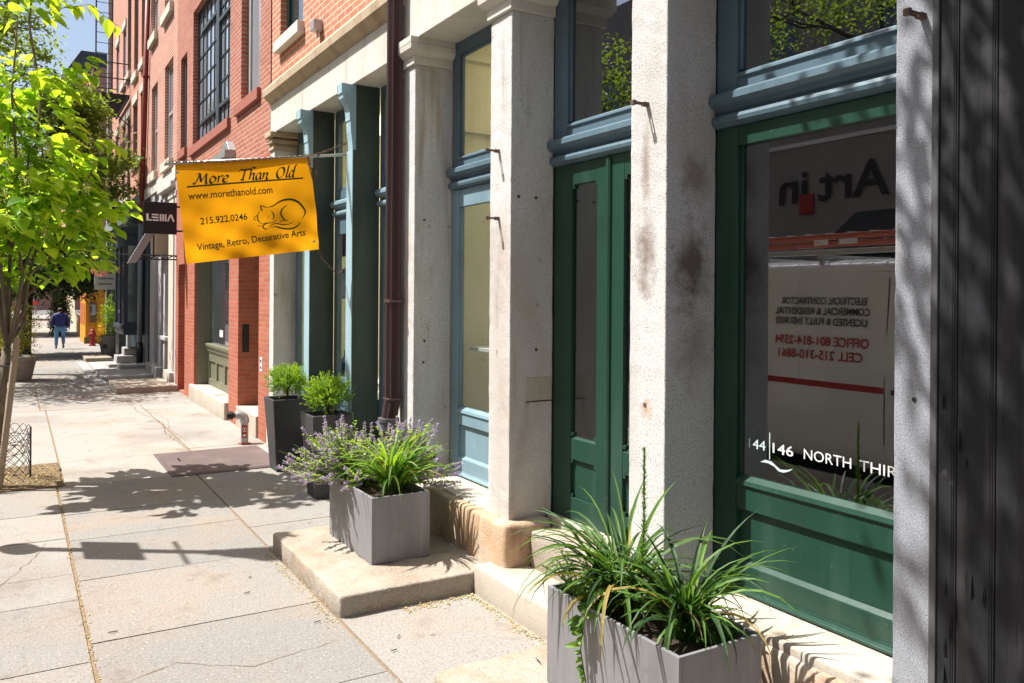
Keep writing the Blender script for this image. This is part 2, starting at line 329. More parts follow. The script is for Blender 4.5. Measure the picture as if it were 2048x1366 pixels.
MULCH = mat('bark mulch bed', (.17,.115,.065), [('n', 50, .5, .7, (.36,.29,.16), .8), ('n', 22, .5, .7, (.08,.055,.035), .7)], [('n', 45, 1, .03)], .95)
WHITE = mat('white lettering', (.75,.77,.76), rough=.6)
MINT = mat('frosted vinyl lettering', (.55,.66,.66), rough=.6)
CREAM = mat('cream plaster', (.80,.76,.60), [('n', 1.2, .5, .8, (.76,.69,.46), .4)], [], .9)
WHITEWOOD = mat('white painted board', (.78,.78,.78), rough=.6)
ROOMGLOW = mat('added room glow', (.9,.85,.7)); _b = ROOMGLOW.node_tree.nodes['Principled BSDF']; _b.inputs['Emission Color'].default_value = (1, .86, .55, 1); _b.inputs['Emission Strength'].default_value = 1.6  # glow added to brighten the cream rooms, no lamp known there
GREYROOM = mat('grey room plaster', (.20,.195,.19), [('n', 1, .5, .8, (.15,.145,.14), .4)], [], .9)
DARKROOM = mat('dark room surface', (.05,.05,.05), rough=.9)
GLASS = glass('shop window glass', k=1.2, base=.125)
GLASS_R = glass('street reflecting glass', tint=(.8,.82,.82), k=1.2, base=.185, dust=.06)
GLASS_D = mat('dark reflecting window glass', (.035,.045,.055), [('n', 1.3, .5, .7, (.09,.10,.11), .5)], [('n', 1.6, .05, .02)], .03, spec=1.0, coat=.6)
GLASS_W = mat('window glass with sky painted in', (.34,.38,.43), [('n', (1,1,.6), .48, .6, (.30,.32,.34), .6)], [('n', 1.6, .04, .02)], .03, spec=1.0, coat=.8)  # pale sky reflection put into the glass colour
SASH = paint('grey white sash paint', lin((176,172,166)), rough=.5)
STEELSASH = paint('black steel sash', lin((58,66,70)), rough=.5)
CLOTH = mat('yellow banner cloth', lin((214,136,12)), [('n', (2,2,5), .45, .75, lin((176,106,10)), .6), ('n', 14, .6, .8, lin((160,100,20)), .25)], [('n', 500, .15, .001)], .8, spec=.15, trans=.62, tcol=(.80,.35,.008))
INK = mat('dark green banner ink', lin((46,64,22)), rough=.8)
INK2 = mat('brown banner ink', lin((92,72,26)), rough=.8)
GOLDTHREAD = mat('pale hem', lin((232,180,70)), rough=.8)
SIGNBLACK = mat('matt black sign', (.012,.012,.015), rough=.55)
RED = mat('red enamel', (.33,.025,.02), [('n', 20, .55, .75, (.2,.03,.02), .5)], rough=.55)
BRIGHTRED = mat('red poster', (.80,.03,.03), rough=.6)
ORANGE = mat('orange fibreglass ladder', (.42,.10,.065), rough=.5)
VANWHITE = mat('white van paint', (.62,.65,.67), [('n', 2, .5, .8, (.62,.65,.68), .4)], [], .25, coat=.6)
RUBBER = mat('black rubber', (.02,.02,.02), rough=.85)
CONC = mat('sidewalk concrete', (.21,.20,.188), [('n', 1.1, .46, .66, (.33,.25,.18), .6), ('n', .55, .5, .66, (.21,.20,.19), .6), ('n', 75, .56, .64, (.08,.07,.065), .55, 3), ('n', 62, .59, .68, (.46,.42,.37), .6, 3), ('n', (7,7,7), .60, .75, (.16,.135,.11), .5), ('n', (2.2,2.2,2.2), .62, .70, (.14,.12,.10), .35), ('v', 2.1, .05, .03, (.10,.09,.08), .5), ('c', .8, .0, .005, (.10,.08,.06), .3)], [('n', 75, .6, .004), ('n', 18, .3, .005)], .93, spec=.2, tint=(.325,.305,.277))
JOINT = mat('gritty joint', (.22,.15,.085), [('n', 60, .5, .7, (.36,.27,.16), .8), ('n', 90, .5, .7, (.10,.07,.045), .7)], [('n', 80, .8, .006)], .95)
KERB = mat('granite kerb', (.36,.34,.32), [('n', 140, .55, .7, (.1,.1,.1), .6, 2)], [('n', 60, .4, .004)], .9)
ASPHALT = mat('asphalt', (.055,.055,.057), [('n', 180, .55, .7, (.12,.12,.12), .5, 2), ('n', .6, .5, .75, (.075,.073,.07), .6)], [('n', 160, .6, .004)], .92)
EARTH = mat('city ground', (.14,.13,.12), [('n', .4, .5, .7, (.18,.16,.14), .6)], [], .95)
BARK = mat('tree bark', (.17,.13,.095), [('n', (18,18,4), .45, .7, (.10,.075,.055), .7), ('n', 7, .55, .75, (.32,.27,.21), .5)], [('n', (30,30,6), .8, .01)], .9)
BARK_DK = mat('dark bark', (.06,.048,.04), [('n', (14,14,3), .45, .7, (.03,.025,.02), .7)], [('n', (20,20,5), .8, .02)], .9)
STAKE = mat('rough timber stake', (.36,.27,.19), [('n', (20,20,2), .5, .75, (.22,.15,.10), .7)], [('n', (40,40,4), .5, .004)], .85)
def leafmat(name, a, b, trans=.42, rough=.42, dead=None): return mat(name, lin(a), [('n', 3, .5, .8, lin(tuple(k*.8 for k in a)), .35)] + ([('t', 0, .93, .95, lin(dead), .9)] if dead else []), [], rough, spec=.35, tint=lin(b), trans=trans)
L_YOUNG = leafmat('broad young leaf', (90,134,42), (168,194,66), .62, .5)
L_MID = leafmat('mid green leaf', (78,104,42), (132,152,68), .45, .55)
L_DARK = leafmat('deep green leaf', (38,62,28), (72,98,40), .35)
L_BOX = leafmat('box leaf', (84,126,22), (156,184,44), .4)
L_LILY = leafmat('daylily blade', (66,108,36), (136,170,62), .42, .55, (172,150,92))
L_LILYSHADE = leafmat('shade toned daylily blade', (34,66,38), (104,142,58), .36, .55, (160,138,84))  # tree shade over the nearest planter put into the blade colour
L_MINT = leafmat('catmint leaf', (120,156,54), (176,200,90), .5, .6)
L_WEED = leafmat('weed leaf', (66,104,40), (112,146,58), .35, .5)
L_YELLOW = leafmat('yellow green shrub leaf', (92,108,30), (160,152,48), .35)
FL_PURPLE = leafmat('lavender flower', (136,118,200), (198,186,234), .4, .7)
FL_CREAM = leafmat('cream panicle', (206,198,160), (236,230,200), .3, .7)
FL_PINK = leafmat('pink flower', (214,70,96), (236,160,170), .3, .7)
FL_YEL = leafmat('yellow flower', (230,180,30), (240,210,70), .3, .7)
LITTER = leafmat('fallen petals', (150,132,84), (206,190,140), .2, .9)
# ------------------------------------------------------------------ the setting: ground, road, kerb, pavement
def gz(y): return 0.0 if y < 13 else -.006 * (y - 13)
PROFILE = (-40, 13, 30, 60, 130, 700)
def strip(name, m, x0, x1, dz, kind='structure', ys=PROFILE):
    b = MB()
    for a, c in zip(ys, ys[1:]): b.face([(x0,a,gz(a)+dz),(x1,a,gz(a)+dz),(x1,c,gz(c)+dz),(x0,c,gz(c)+dz)])
    o = b.build(name, m); o['kind'] = kind; return o
strip('ground', EARTH, -400, 400, -.16)
strip('road', ASPHALT, -11.8, -4.32, -.14, ys=(-40, 13, 30, 60, 130))
strip('pavement_bed', JOINT, -4.15, .02, -.010, ys=(-40, 13, 30, 60, 100))
kb = MB()
for y in range(-12, 100, 2): kb.box(-4.32, -4.15, y+.004, y+1.996, gz(y)-.2, gz(y)+.0)
k = kb.build('kerb', KERB, bevel=.015); k['kind'] = 'structure'
rr = random.Random(3)
sl_ = MB()
def slabrow(x0, x1, ys, tints):
    for i, (a, b) in enumerate(zip(ys, ys[1:])):
        g = .006; t = tints[i % len(tints)] if not callable(tints) else tints(a)
        z = lambda y: gz(y) + rr.uniform(-.0015, .0015)
        n = len(sl_.v); dz = [z(a), z(a), z(b), z(b)]
        P = [(x0+g, a+g), (x1-g, a+g), (x1-g, b-g), (x0+g, b-g)]
        top = [(p[0], p[1], d) for p, d in zip(P, dz)]; bot = [(p[0], p[1], d-.06) for p, d in zip(P, dz)]
        sl_.face(top, t)
        for q in range(4): r_ = (q+1) % 4; sl_.face([bot[q], bot[r_], top[r_], top[q]], t)
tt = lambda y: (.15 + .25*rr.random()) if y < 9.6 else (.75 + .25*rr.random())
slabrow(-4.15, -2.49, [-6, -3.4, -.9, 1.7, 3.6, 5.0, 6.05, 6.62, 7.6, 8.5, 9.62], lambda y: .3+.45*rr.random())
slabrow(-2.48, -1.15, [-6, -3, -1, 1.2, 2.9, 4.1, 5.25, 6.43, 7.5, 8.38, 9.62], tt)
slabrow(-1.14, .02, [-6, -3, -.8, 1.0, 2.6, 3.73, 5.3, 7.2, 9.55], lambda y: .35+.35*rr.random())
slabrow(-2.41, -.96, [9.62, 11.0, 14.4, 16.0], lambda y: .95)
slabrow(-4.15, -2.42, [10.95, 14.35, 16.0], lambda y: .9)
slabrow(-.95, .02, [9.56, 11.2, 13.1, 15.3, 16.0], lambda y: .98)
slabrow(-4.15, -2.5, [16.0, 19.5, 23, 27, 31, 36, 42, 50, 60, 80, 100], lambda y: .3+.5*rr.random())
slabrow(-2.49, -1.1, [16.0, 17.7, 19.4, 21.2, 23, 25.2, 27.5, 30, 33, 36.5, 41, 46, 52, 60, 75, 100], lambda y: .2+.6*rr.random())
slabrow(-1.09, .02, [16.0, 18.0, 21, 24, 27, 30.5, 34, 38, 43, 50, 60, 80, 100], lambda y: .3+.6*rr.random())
o = sl_.build('pavement', CONC, bevel=.004, seg=1); o['kind'] = 'structure'
ck = MB(); rc = random.Random(17)
def crack(pts, w0):
    P = []
    for (x0, y0), (x1, y1) in zip(pts, pts[1:]):
        n = max(2, int(math.hypot(x1-x0, y1-y0)/.07))
        for i in range(n): k_ = i/n; P.append((x0+(x1-x0)*k_+rc.gauss(0,.009), y0+(y1-y0)*k_+rc.gauss(0,.009)))
    for (x0, y0), (x1, y1) in zip(P, P[1:]):
        d = math.hypot(x1-x0, y1-y0) or 1; nx, ny = -(y1-y0)/d*w0*rc.uniform(.3,1), (x1-x0)/d*w0*rc.uniform(.3,1)
        ck.face([(x0+nx,y0+ny,gz(y0)+.0035),(x0-nx,y0-ny,gz(y0)+.0035),(x1-nx,y1-ny,gz(y1)+.0035),(x1+nx,y1+ny,gz(y1)+.0035)])
for pts, w0 in (([(-.97,11.0),(-1.02,12.6),(-.92,13.6),(-1.1,15.2),(-1.0,17.6)], .007), ([(-.85,11.2),(-.93,12.9),(-.80,13.9),(-.98,15.6)], .005), ([(-1.0,13.9),(-1.35,14.0),(-2.4,14.25)], .008), ([(-2.48,4.6),(-2.1,4.75),(-1.75,4.5),(-1.16,4.62)], .003), ([(-1.1,2.9),(-.85,3.2),(-.72,3.7)], .003), ([(-3.1,6.1),(-2.75,7.1),(-2.6,7.6)], .003), ([(-1.1,8.3),(-.7,8.1),(-.3,8.35)], .0025)): crack(pts, w0)
o = ck.build('pavement_cracks', JOINT); o['kind'] = 'structure'
strip('far_pavement', CONC, -16, -11.8, -.01, ys=(-40, 13, 30, 60, 130))

# ------------------------------------------------------------------ granite shop building (nearest)
A = thing('granite_shopfront', 'pale granite piered shopfront with green doors and blue transoms, nearest in the row', 'building', (0, 4.2, 0))
PY = [(1.62, 1.955), (3.243, 3.532), (4.80, 5.087), (6.375, 6.615)]
for i, (a, b) in enumerate(PY):
    m = [GRANITE_GREY, GRANITE_STAINED, GRANITE, GRANITE][i]
    p = MB().block(0, .345, a, b, .47, 3.915, r=.008, amp=.003, step=.06, seed=i, fs=18).build('pier', m, A, smooth=False)
    if i == 0: p['label'] = 'grey flecked granite pier'
    if i == 1: p['label'] = 'pier with brown smoke stains'
    c = MB()
    for (e, z0, z1) in ((.022, 3.915, 3.985), (.075, 4.075, 4.13)): c.box(-e, .34, a-min(e, .07), b+min(e, .02 if i == 3 else .07), z0, z1)
    pr = [(.02, 3.985), (.045, 4.0), (.07, 4.03), (.075, 4.073)]
    for (e0, za), (e1, zb) in zip(pr, pr[1:]):
        f = lambda e: (-e, a-e, b+min(e, .02 if i == 3 else .07))
        A0, A1 = f(e0), f(e1)
        c.face([(A0[0],A0[2],za),(A0[0],A0[1],za),(A1[0],A1[1],zb),(A1[0],A1[2],zb)]); c.face([(A0[0],A0[1],za),(.34,A0[1],za),(.34,A1[1],zb),(A1[0],A1[1],zb)])
    c.build('capital', LIMESTONE if i != 1 else GRANITE, p, bevel=.004)
MB().box(0, .42, 1.62, 6.615, 4.13, 4.86).build('lintel', LIMESTONE, A, bevel=.006)
MB().box(.015, .4, 1.62, 6.618, 4.86, 11.5).build('upper_wall', BRICK_FACE, A)
# base blocks and sills between them
base = MB().block(-.085, .30, 4.70, 5.10, -.05, .475, r=.045, amp=.012, step=.06, seed=4, fs=9)
base.build('pier_base', RUSTY_STONE, A, smooth=True)
MB().block(-.05, .30, 3.22, 3.56, -.05, .475, r=.03, amp=.01, step=.07, seed=6).build('pier_base', RUSTY_STONE, A, smooth=True)
MB().block(-.05, .4, 5.105, 6.62, -.05, .462, r=.035, amp=.009, step=.07, seed=5).build('window_sill_stone', RUSTY_STONE, A, smooth=True)
MB().box(.02, .42, 5.1, 6.6, .4, .474).build('sill_slab', SILL, A, bevel=.01)
MB().block(.03, .42, 1.60, 3.215, -.05, .452, r=.04, amp=.014, step=.07, seed=9).build('window_sill_stone', RUSTY_STONE, A, smooth=True)
MB().block(.045, .42, 1.62, 3.22, .40, .478, r=.012, amp=.004, step=.09, seed=19).build('sill_slab', SILL, A, smooth=True)
MB().block(.10, .45, 3.58, 4.69, -.05, .425, r=.02, amp=.005, step=.09, seed=8).build('door_step', STEP, A, smooth=True)
MB().box(.30, .45, 3.53, 4.80, .40, .486).build('threshold', SILL, A, bevel=.01)

LEDGE = [(.40,3.065),(.305,3.06),(.286,3.045),(.284,3.012),(.300,2.992),(.330,2.980),(.344,2.962),(.335,2.945),(.312,2.938),(.304,2.92),(.308,2.90),(.33,2.886),(.352,2.88),(.40,2.88)]
def panel_frame(mb, y0, y1, z0, z1, x=.352, d=.018):                     # raised moulding round a sunk panel
    for q in range(1):
        mb.prism([(x+.014,0),(x,.0),(x-.004,.012),(x+.014,.03)], 'y', y0, y1) if False else None
def transom(a, b, gl, gr, top=4.02, bot=3.16, m=BLUE, gm=GLASS):
    f = MB(); X0, X1 = .345, .40
    f.box(X0, X1, a+.002, gl, 2.885, 4.128); f.box(X0, X1, gr, b-.002, 2.885, 4.128)
    f.box(X0+.003, X1, gl, gr, top, 4.126); f.prism([(X1,bot+.005),(.362,bot),(.34,bot-.012),(.336,bot-.03),(.348,bot-.034),(.348,3.06),(X1,3.06)], 'y', gl, gr)
    for s0, s1 in ((gl, gl+.022), (gr-.022, gr)): f.box(.366, .39, s0, s1, bot+.01, top)          # inner bead
    f.box(.366, .39, gl+.022, gr-.022, top-.022, top)
    fr = f.build('transom_window', m, A, bevel=.003)
    MB().prism(LEDGE, 'y', a+.003, b-.003).build('moulded_ledge', m, fr, smooth=False)
    MB().box(.378, .3794, gl, gr, bot-.01, top+.01).build('pane', gm, fr)
    return fr
def notch(y0, y1, z0, z1, c=.03):                                            # pane outline with notched corners
    return [(y0+c,z0),(y1-c,z0),(y1-c,z0+c*.7),(y1,z0+c),(y1,z1-c),(y1-c,z1-c*.7),(y1-c,z1),(y0+c,z1),(y0+c,z1-c*.7),(y0,z1-c),(y0,z0+c),(y0+c,z0+c*.7)]
def lower(a, b, gl, gr, gtop, gbot, m, gm, pan=(.64,.90), base=.488, name='shop_window'):
    f = MB(); X0, X1 = .345, .40
    f.box(X0, X1, a+.002, gl, base, 2.878); f.box(X0, X1, gr, b-.002, base, 2.878)
    f.box(X0+.003, X1, gl, gr, gtop, 2.876)
    f.prism([(X1,gbot+.012),(.372,gbot+.01),(.345,gbot-.012),(.338,gbot-.035),(.350,gbot-.04),(.350,pan[1]+.006),(.357,pan[1]),(X1,pan[1])], 'y', gl, gr)
    f.box(.374, X1, gl, gr, pan[0], pan[1])
    f.prism([(X1,pan[0]+.004),(.372,pan[0]+.002),(.350,pan[0]-.016),(.348,pan[0]-.022),(.350,base+.002),(X1,base+.002)], 'y', gl, gr)
    f.prism([(.40,base-.002),(.318,base-.002),(.318,base+.012),(.338,base+.02),(.344,base+.02),(.344,base+.03),(.40,base+.03)], 'y', a+.012, b-.012)
    for s0, s1 in ((gl, gl+.02), (gr-.02, gr)): f.box(.366, .39, s0, s1, gbot+.012, gtop)
    fr = f.build(name, m, A, bevel=.0025)
    MB().box(.377, .3784, gl, gr, gbot-.01, gtop+.01).build('pane', gm, fr)
    return fr
transom(5.09, 6.373, 5.22, 6.245)
transom(3.534, 4.798, 3.69, 4.64, gm=GLASS_R)
transom(1.957, 3.241, 2.10, 3.098, gm=GLASS_R)
lower(5.09, 6.373, 5.22, 6.24, 2.73, 1.04, BLUE_LT, GLASS)
bigw = lower(1.957, 3.241, 2.06, 3.086, 2.776, 1.066, GREEN, GLASS_R)
# double door
for i, (a, b) in enumerate(((3.536, 4.165), (4.167, 4.796))):
    s0 = .21 if i else .135; s1 = .135 if i else .21
    pl, pr_ = (4.305, 4.59) if i else (3.74, 4.03)
    d = MB(); X0 = .352
    d.box(X0, .395, a, pl, .49, 2.878); d.box(X0, .395, pr_, b, .49, 2.878); d.box(X0+.002, .395, pl, pr_, 2.735, 2.876)
    d.box(X0+.002, .395, pl, pr_, .895, 1.035); d.prism([(.395,1.05),(.372,1.046),(.354,1.03),(.395,1.03)], 'y', pl+.002, pr_-.002)
    d.box(.376, .395, pl, pr_, .64, .895); d.box(X0+.002, .395, pl, pr_, .492, .64)
    c = .026
    for yy, sg in ((pl, 1), (pr_, -1)):
        for zz, sz in ((1.05, 1), (2.735, -1), (.64, 1), (.895, -1)):
            d.box(X0+.003, .388, yy, yy+sg*c, zz, zz+sz*c)
    door = d.build('door_leaf', GREEN, A, bevel=.003)
    MB().box(.374, .3754, pl-.005, pr_+.005, 1.04, 2.745).build('pane', GLASS_R, door)
    if i: MB().prism([(.36,4.152),(.34,4.154),(.331,4.166),(.331,4.188),(.34,4.2),(.36,4.202)], 'z', .5, 2.86).build('astragal', GREEN, door)
# door number lettering on the glass
gx = .3765
text('lettering', '144', MINT, bigw, (gx, 3.028, 1.222), (0,-1,0), (0,0,1), .07, .110, bold=.004)
MB().box(gx-.0008, gx, 2.888, 2.893, 1.185, 1.318).build('lettering', MINT, bigw)
text('lettering', '146', WHITE, bigw, (gx, 2.872, 1.222), (0,-1,0), (0,0,1), .07, .128, bold=.008)
text('lettering', 'NORTH', WHITE, bigw, (gx, 2.682, 1.224), (0,-1,0), (0,0,1), .07, .262)
text('lettering', 'THIRD', WHITE, bigw, (gx, 2.378, 1.224), (0,-1,0), (0,0,1), .07, .245)
sw = [(0,.02),(.03,.035),(.07,.034),(.11,.012),(.13,.004),(.17,.010),(.205,.022),(.18,.004),(.145,-.008),(.115,-.006),(.09,.012),(.05,.022)]
MB().prism([(2.95-u, 1.142+q) for u, q in sw], 'x', gx-.0008, gx).build('emblem', MINT, bigw)
MB().box(.13, .338, 4.7962, 4.81, 1.27, 1.43).build('repair_patch', SILL, A, bevel=.003)
MB().box(.125, .34, 4.794, 4.81, 1.262, 1.2685).build('patch_shadow_line', DARKROOM, A)  # dark strip painted in as the shadow line under the proud patch
# shutter hooks
def hook(y, z, L=.11):
    h = MB(); w_ = .013                                                    # flat slotted strap turned out of the stone
    h.box(-.035, .02, y-w_, y+w_, z-.012, z+.010); h.box(-.085, -.035, y-w_, y-w_+.008, z-.006, z+.006); h.box(-.085, -.035, y+w_-.008, y+w_, z-.006, z+.006); h.box(-.105, -.085, y-w_, y+w_, z-.014, z+.012)
    h.build('shutter_hook', RUSTIRON, A, bevel=.003)
for y, z in ((3.395,3.005),(4.965,2.985),(4.96,2.52),(1.845,3.03)): hook(y, z)
for yy, X_, zz in ((6.374,.09,2.62),(6.374,.10,1.60),(6.374,.09,1.42),(4.799,.06,2.66),(4.799,.20,2.66),(4.799,.21,1.62)):
    MB().tube([(X_,yy+.02,zz),(X_,yy-.003,zz)], .012, 8).build('bolt_stub', RUSTIRON, A)
MB().tube([(.02,3.40,1.42),(-.004,3.40,1.42)], .012, 8).build('bolt_stub', RUSTIRON, A)
MB().tube([(.02,1.87,1.62),(-.003,1.87,1.62)], .009, 8).build('bolt_stub', BLACKIRON, A)
# interior
it = MB(); it.box(3.0, 3.1, 1.6, 5.0, .3, 4.3); it.box(.42, 3.0, 4.93, 5.0, .3, 4.3); it.box(.42, 3.0, 1.6, 1.68, .3, 4.3); it.box(.42, 3.1, 1.6, 5.0, .28, .40); it.box(.42, 3.1, 1.6, 5.0, 4.2, 4.3); it.box(.42, .75, 3.3, 3.42, .4, 4.2)
it.build('interior_wall', GREYROOM, A)
ic = MB(); ic.box(3.4, 3.5, 5.0, 6.62, .3, 4.6); ic.box(.42, 3.4, 6.50, 6.60, .3, 4.25); ic.box(.42, 3.4, 5.001, 5.05, .3, 4.6); ic.box(.42,3.4,6.46,6.50,3.42,3.47); ic.box(.42,3.4,6.44,6.50,4.05,4.2); ic.box(.42,3.5,5.05,6.5,4.2,4.3)
ic.build('interior_wall', CREAM, A)
MB().box(.42, 3.4, 5.05, 6.5, .40, .5).build('interior_floor', WHITEWOOD, A)
MB().box(.8, 2.8, 5.3, 6.2, 4.12, 4.19).build('added_glow_panel', ROOMGLOW, A)  # unseen glowing panel, added to light the cream room
MB().box(.46, .9, 5.1, 6.25, 1.52, 1.55).build('shelf', WHITEWOOD, A, bevel=.003)

# ------------------------------------------------------------------ black timber shopfront at the near edge
T = thing('timber_shopfront', 'flaking black boarded timber shopfront beside the grey granite pier', 'building', (.05, 0, 0))
MB().box(-.018, .2, 1.772, 1.800, 0, 4.9).build('casing', CASING, T, bevel=.004)
bd = MB(); cuts = [1.758, 1.690, 1.556, 1.40, 1.22, .95, .6, .2, -.4, -1.2, -2.0]
for a, b in zip(cuts[1:], cuts):
    n = max(2, int((b-a)/.07)); zs = [i*.05 for i in range(99)]
    bd.box(-.034, .2, a+.016, b-.004, 0, 4.9)
    for q in (0, 1): bd.tube([(-.030, a+.0035+q*.0085, 0), (-.030, a+.0035+q*.0085, 4.9)], .0042, 8)
    bd.box(-.02, .2, a-.004, a+.016, 0, 4.9)
bd.build('boarding', BLACKWOOD, T, bevel=.002)
rf = random.Random(5)
for i in range(14):
    y, z, h = rf.uniform(1.58, 1.745), rf.uniform(.6, 1.75), rf.uniform(.03, .12); w_ = rf.uniform(.004, .012)
    fl = MB(); fl.face([(-.0355,y,z),(-.0445-rf.random()*.006,y-w_,z+h*.4),(-.0355,y-.004,z+h)], .5); fl.build('paint_flake', BLACKWOOD, T)
MB().box(.02, .4, -2.0, 1.618, 4.9, 9.5).build('upper_wall', BRICK_PALE, T)

# ------------------------------------------------------------------ brick and iron-columned building
B = thing('columned_shopfront', 'brick building over a limestone lintel, dark green iron columns and blue shop windows', 'building', (0, 8.8, 0))
for (a, b) in ((6.635, 6.81), (10.775, 10.985)):
    p = MB().block(0, .37, a, b, .0, 3.84, r=.007, amp=.002, step=.09, seed=int(a), fs=16).build('pier', LIMESTONE if a < 7 else GRANITE, B)
    c = MB()
    for (e, z0, z1) in ((.02, 3.84, 3.90), (.045, 3.925, 3.975), (.075, 4.0, 4.068)): c.box(-e, .36, a-(e if a > 7 else .01), b+(min(e, .012)), z0, z1)
    c.box(-.01,.36,a-.005,b+.005,3.84,4.06)
    c.build('capital', CORNICE if a > 7 else LIMESTONE, p, bevel=.01)
MB().box(0, .42, 6.622, 8.09, 4.07, 4.448).build('lintel', LIMESTONE, B, bevel=.005)
MB().box(.001, .42, 8.094, 9.56, 4.07, 4.448).build('lintel', LIMESTONE, B, bevel=.005)
MB().box(0, .42, 9.564, 10.985, 4.07, 4.448).build('lintel', LIMESTONE, B, bevel=.005)
cp = [(.2,4.45),(-.006,4.45),(-.012,4.475),(-.028,4.49),(-.06,4.515),(-.082,4.54),(-.095,4.545),(-.10,4.625),(-.085,4.65),(.0,4.735),(.2,4.735)]
MB().prism(cp, 'y', 6.60, 11.0).build('cornice', CORNICE, B)
MB().wall(.012, 6.62, 10.99, 4.735, 11.6, [(9.6, 10.58, 5.18, 7.4)], .14).build('upper_wall', BRICK_FACE, B)
MB().box(-.07, .1, 9.56, 10.62, 5.03, 5.172).build('sill', LIMESTONE, B, bevel=.006)
wf = MB(); wf.box(.09,.15,9.6,9.66,5.18,7.4); wf.box(.09,.15,10.5,10.58,5.18,7.4); wf.box(.092,.15,9.66,10.5,5.18,5.26); wf.box(.092,.15,9.66,10.5,6.2,6.27)
wf = wf.build('upper_window', GREEN, B, bevel=.003); MB().box(.13,.138,9.66,10.5,5.26,7.4).build('pane', GLASS_D, wf)
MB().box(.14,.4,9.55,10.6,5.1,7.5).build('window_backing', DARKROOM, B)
fl_ = MB().box(-.09, .012, 8.87, 9.0, 4.87, 4.985).tube([(-.03,8.93,4.87),(-.03,8.93,4.80)], .012, 8).build('floodlight_box', STEEL, B, bevel=.006)
def column(ya, yb):
    prof = [(.285,.46),(.0,.46),(.0,3.42),(-.005,3.5),(-.018,3.60),(-.022,3.68),(-.022,3.70),(-.03,3.71),(-.03,3.74),(-.035,3.80),(-.05,3.855),(-.085,3.895),(-.10,3.92),(-.105,3.965),(-.115,3.97),(-.115,4.066),(.285,4.066)]
    o = MB().prism(prof, 'y', ya+.012, yb-.012).build('iron_column', GREEN_DK, B, bevel=.003)
    MB().box(-.006, .002, ya, yb, .47, 3.42).build('face_plate', IRON_FACE, o, bevel=.003)
    f2 = MB().prism([(p[0]-.004, p[1]) for p in prof[2:-1]] + [(.03,4.06),(.03,3.42)], 'y', ya+.002, yb-.04).build('bracket', IRON_FACE, o)
    MB().box(-.03, .285, ya-.015, yb+.015, .02, .46).build('plinth', GREEN_DK, o, bevel=.006)
column(7.86, 8.03); column(9.245, 9.43)
def bwin(a, b):
    f = MB(); X0, X1 = .285, .34; sw_ = .11
    f.box(X0, X1, a, a+sw_, .46, 4.066); f.box(X0, X1, b-sw_, b, .46, 4.066)
    for z0, z1 in ((3.93,4.066),(3.06,3.18),(2.66,2.86),(.92,1.05),(.46,.6)): f.box(X0+.003, X1, a+sw_, b-sw_, z0, z1)
    f.box(X0+.02, X1, a+sw_, b-sw_, .6, .92)
    w_ = f.build('shop_window', BLUE, B, bevel=.003)
    MB().prism([(p[0]-.055, p[1]-.02) for p in LEDGE], 'y', a+.003, b-.003).build('moulded_ledge', BLUE_LT, w_)
    MB().box(X0+.03, X0+.0314, a+sw_-.01, b-sw_+.01, 1.0, 4.0).build('pane', GLASS, w_)
    return w_
bwin(6.82, 7.855); bwin(8.035, 9.24); bwin(9.435, 10.77)
MB().box(-.03, .36, 6.64, 10.98, 0, .455).build('plinth', LIMESTONE, B, bevel=.01)
ib = MB(); ib.box(5.2, 5.3, 6.63, 10.98, .3, 5.0)
for y, h in ((6.70, 4.25), (10.9, 5.0)): ib.box(.40, 5.2, y, y+.07, .3, h)
ib.box(.42, 5.3, 6.63, 10.98, 4.2, 4.3); MB().box(1.0, 3.6, 7.2, 10.4, 4.1, 4.18).build('added_glow_panel', ROOMGLOW, B)  # glowing panel added out of sight to brighten the columned shop
MB().box(.36, 5.2, 6.78, 10.88, .4, .9).build('interior_floor', WHITEWOOD, B)
ib.build('interior_wall', CREAM, B)
ps = thing('poster', 'bright red poster taped inside the blue shop window behind the banner', 'poster', (.40, 9.2, 2.5))
MB().box(.398, .402, 9.06, 9.36, 2.42, 2.69).build('sheet', BRIGHTRED, ps)
for k_ in range(3): MB().box(.3965, .3975, 9.09, 9.33, 2.46+k_*.07, 2.49+k_*.07).build('printed_bar', mat('poster ink %d' % k_, (.5,.02,.02)), ps)
fr_ = MB().box(.50, .52, 9.3, 9.75, 1.93, 2.28).build('framed_picture', mat('dim picture', (.12,.13,.16), [('n', 6, .45, .7, (.35,.30,.2), .6)]), None)
tag(fr_, 'dark framed picture propped inside the blue shop window above the bottles', 'picture')
for i, (y, hh, cl) in enumerate(((9.36,.17,(.35,.42,.62)),(9.22,.28,(.55,.58,.6)))):
    bt = thing('bottle', ['short blue and white bottle on the ledge inside the blue shop window', 'taller clear bottle with a blue label on the ledge inside the blue shop window'][i], 'bottle', (.42, y, 1.06))
    MB().lathe([(.0,0),(.042,0),(.045,.02),(.045,hh*.62),(.02,hh*.75),(.018,hh*.9),(.02,hh*.92),(.02,hh),(0,hh)], (.42,y,1.06), 14).build('body', mat('bottle body', cl, rough=.25), bt, smooth=True)
    MB().lathe([(.0455,hh*.15),(.0465,hh*.16),(.0465,hh*.5),(.0455,hh*.51)], (.42,y,1.06), 14).build('bottle_label', mat('bottle label', lin((40,70,160)), rough=.5), bt)
MB().box(.37, .52, 8.1, 9.6, 1.03, 1.06).build('display_ledge', WHITEWOOD, B)

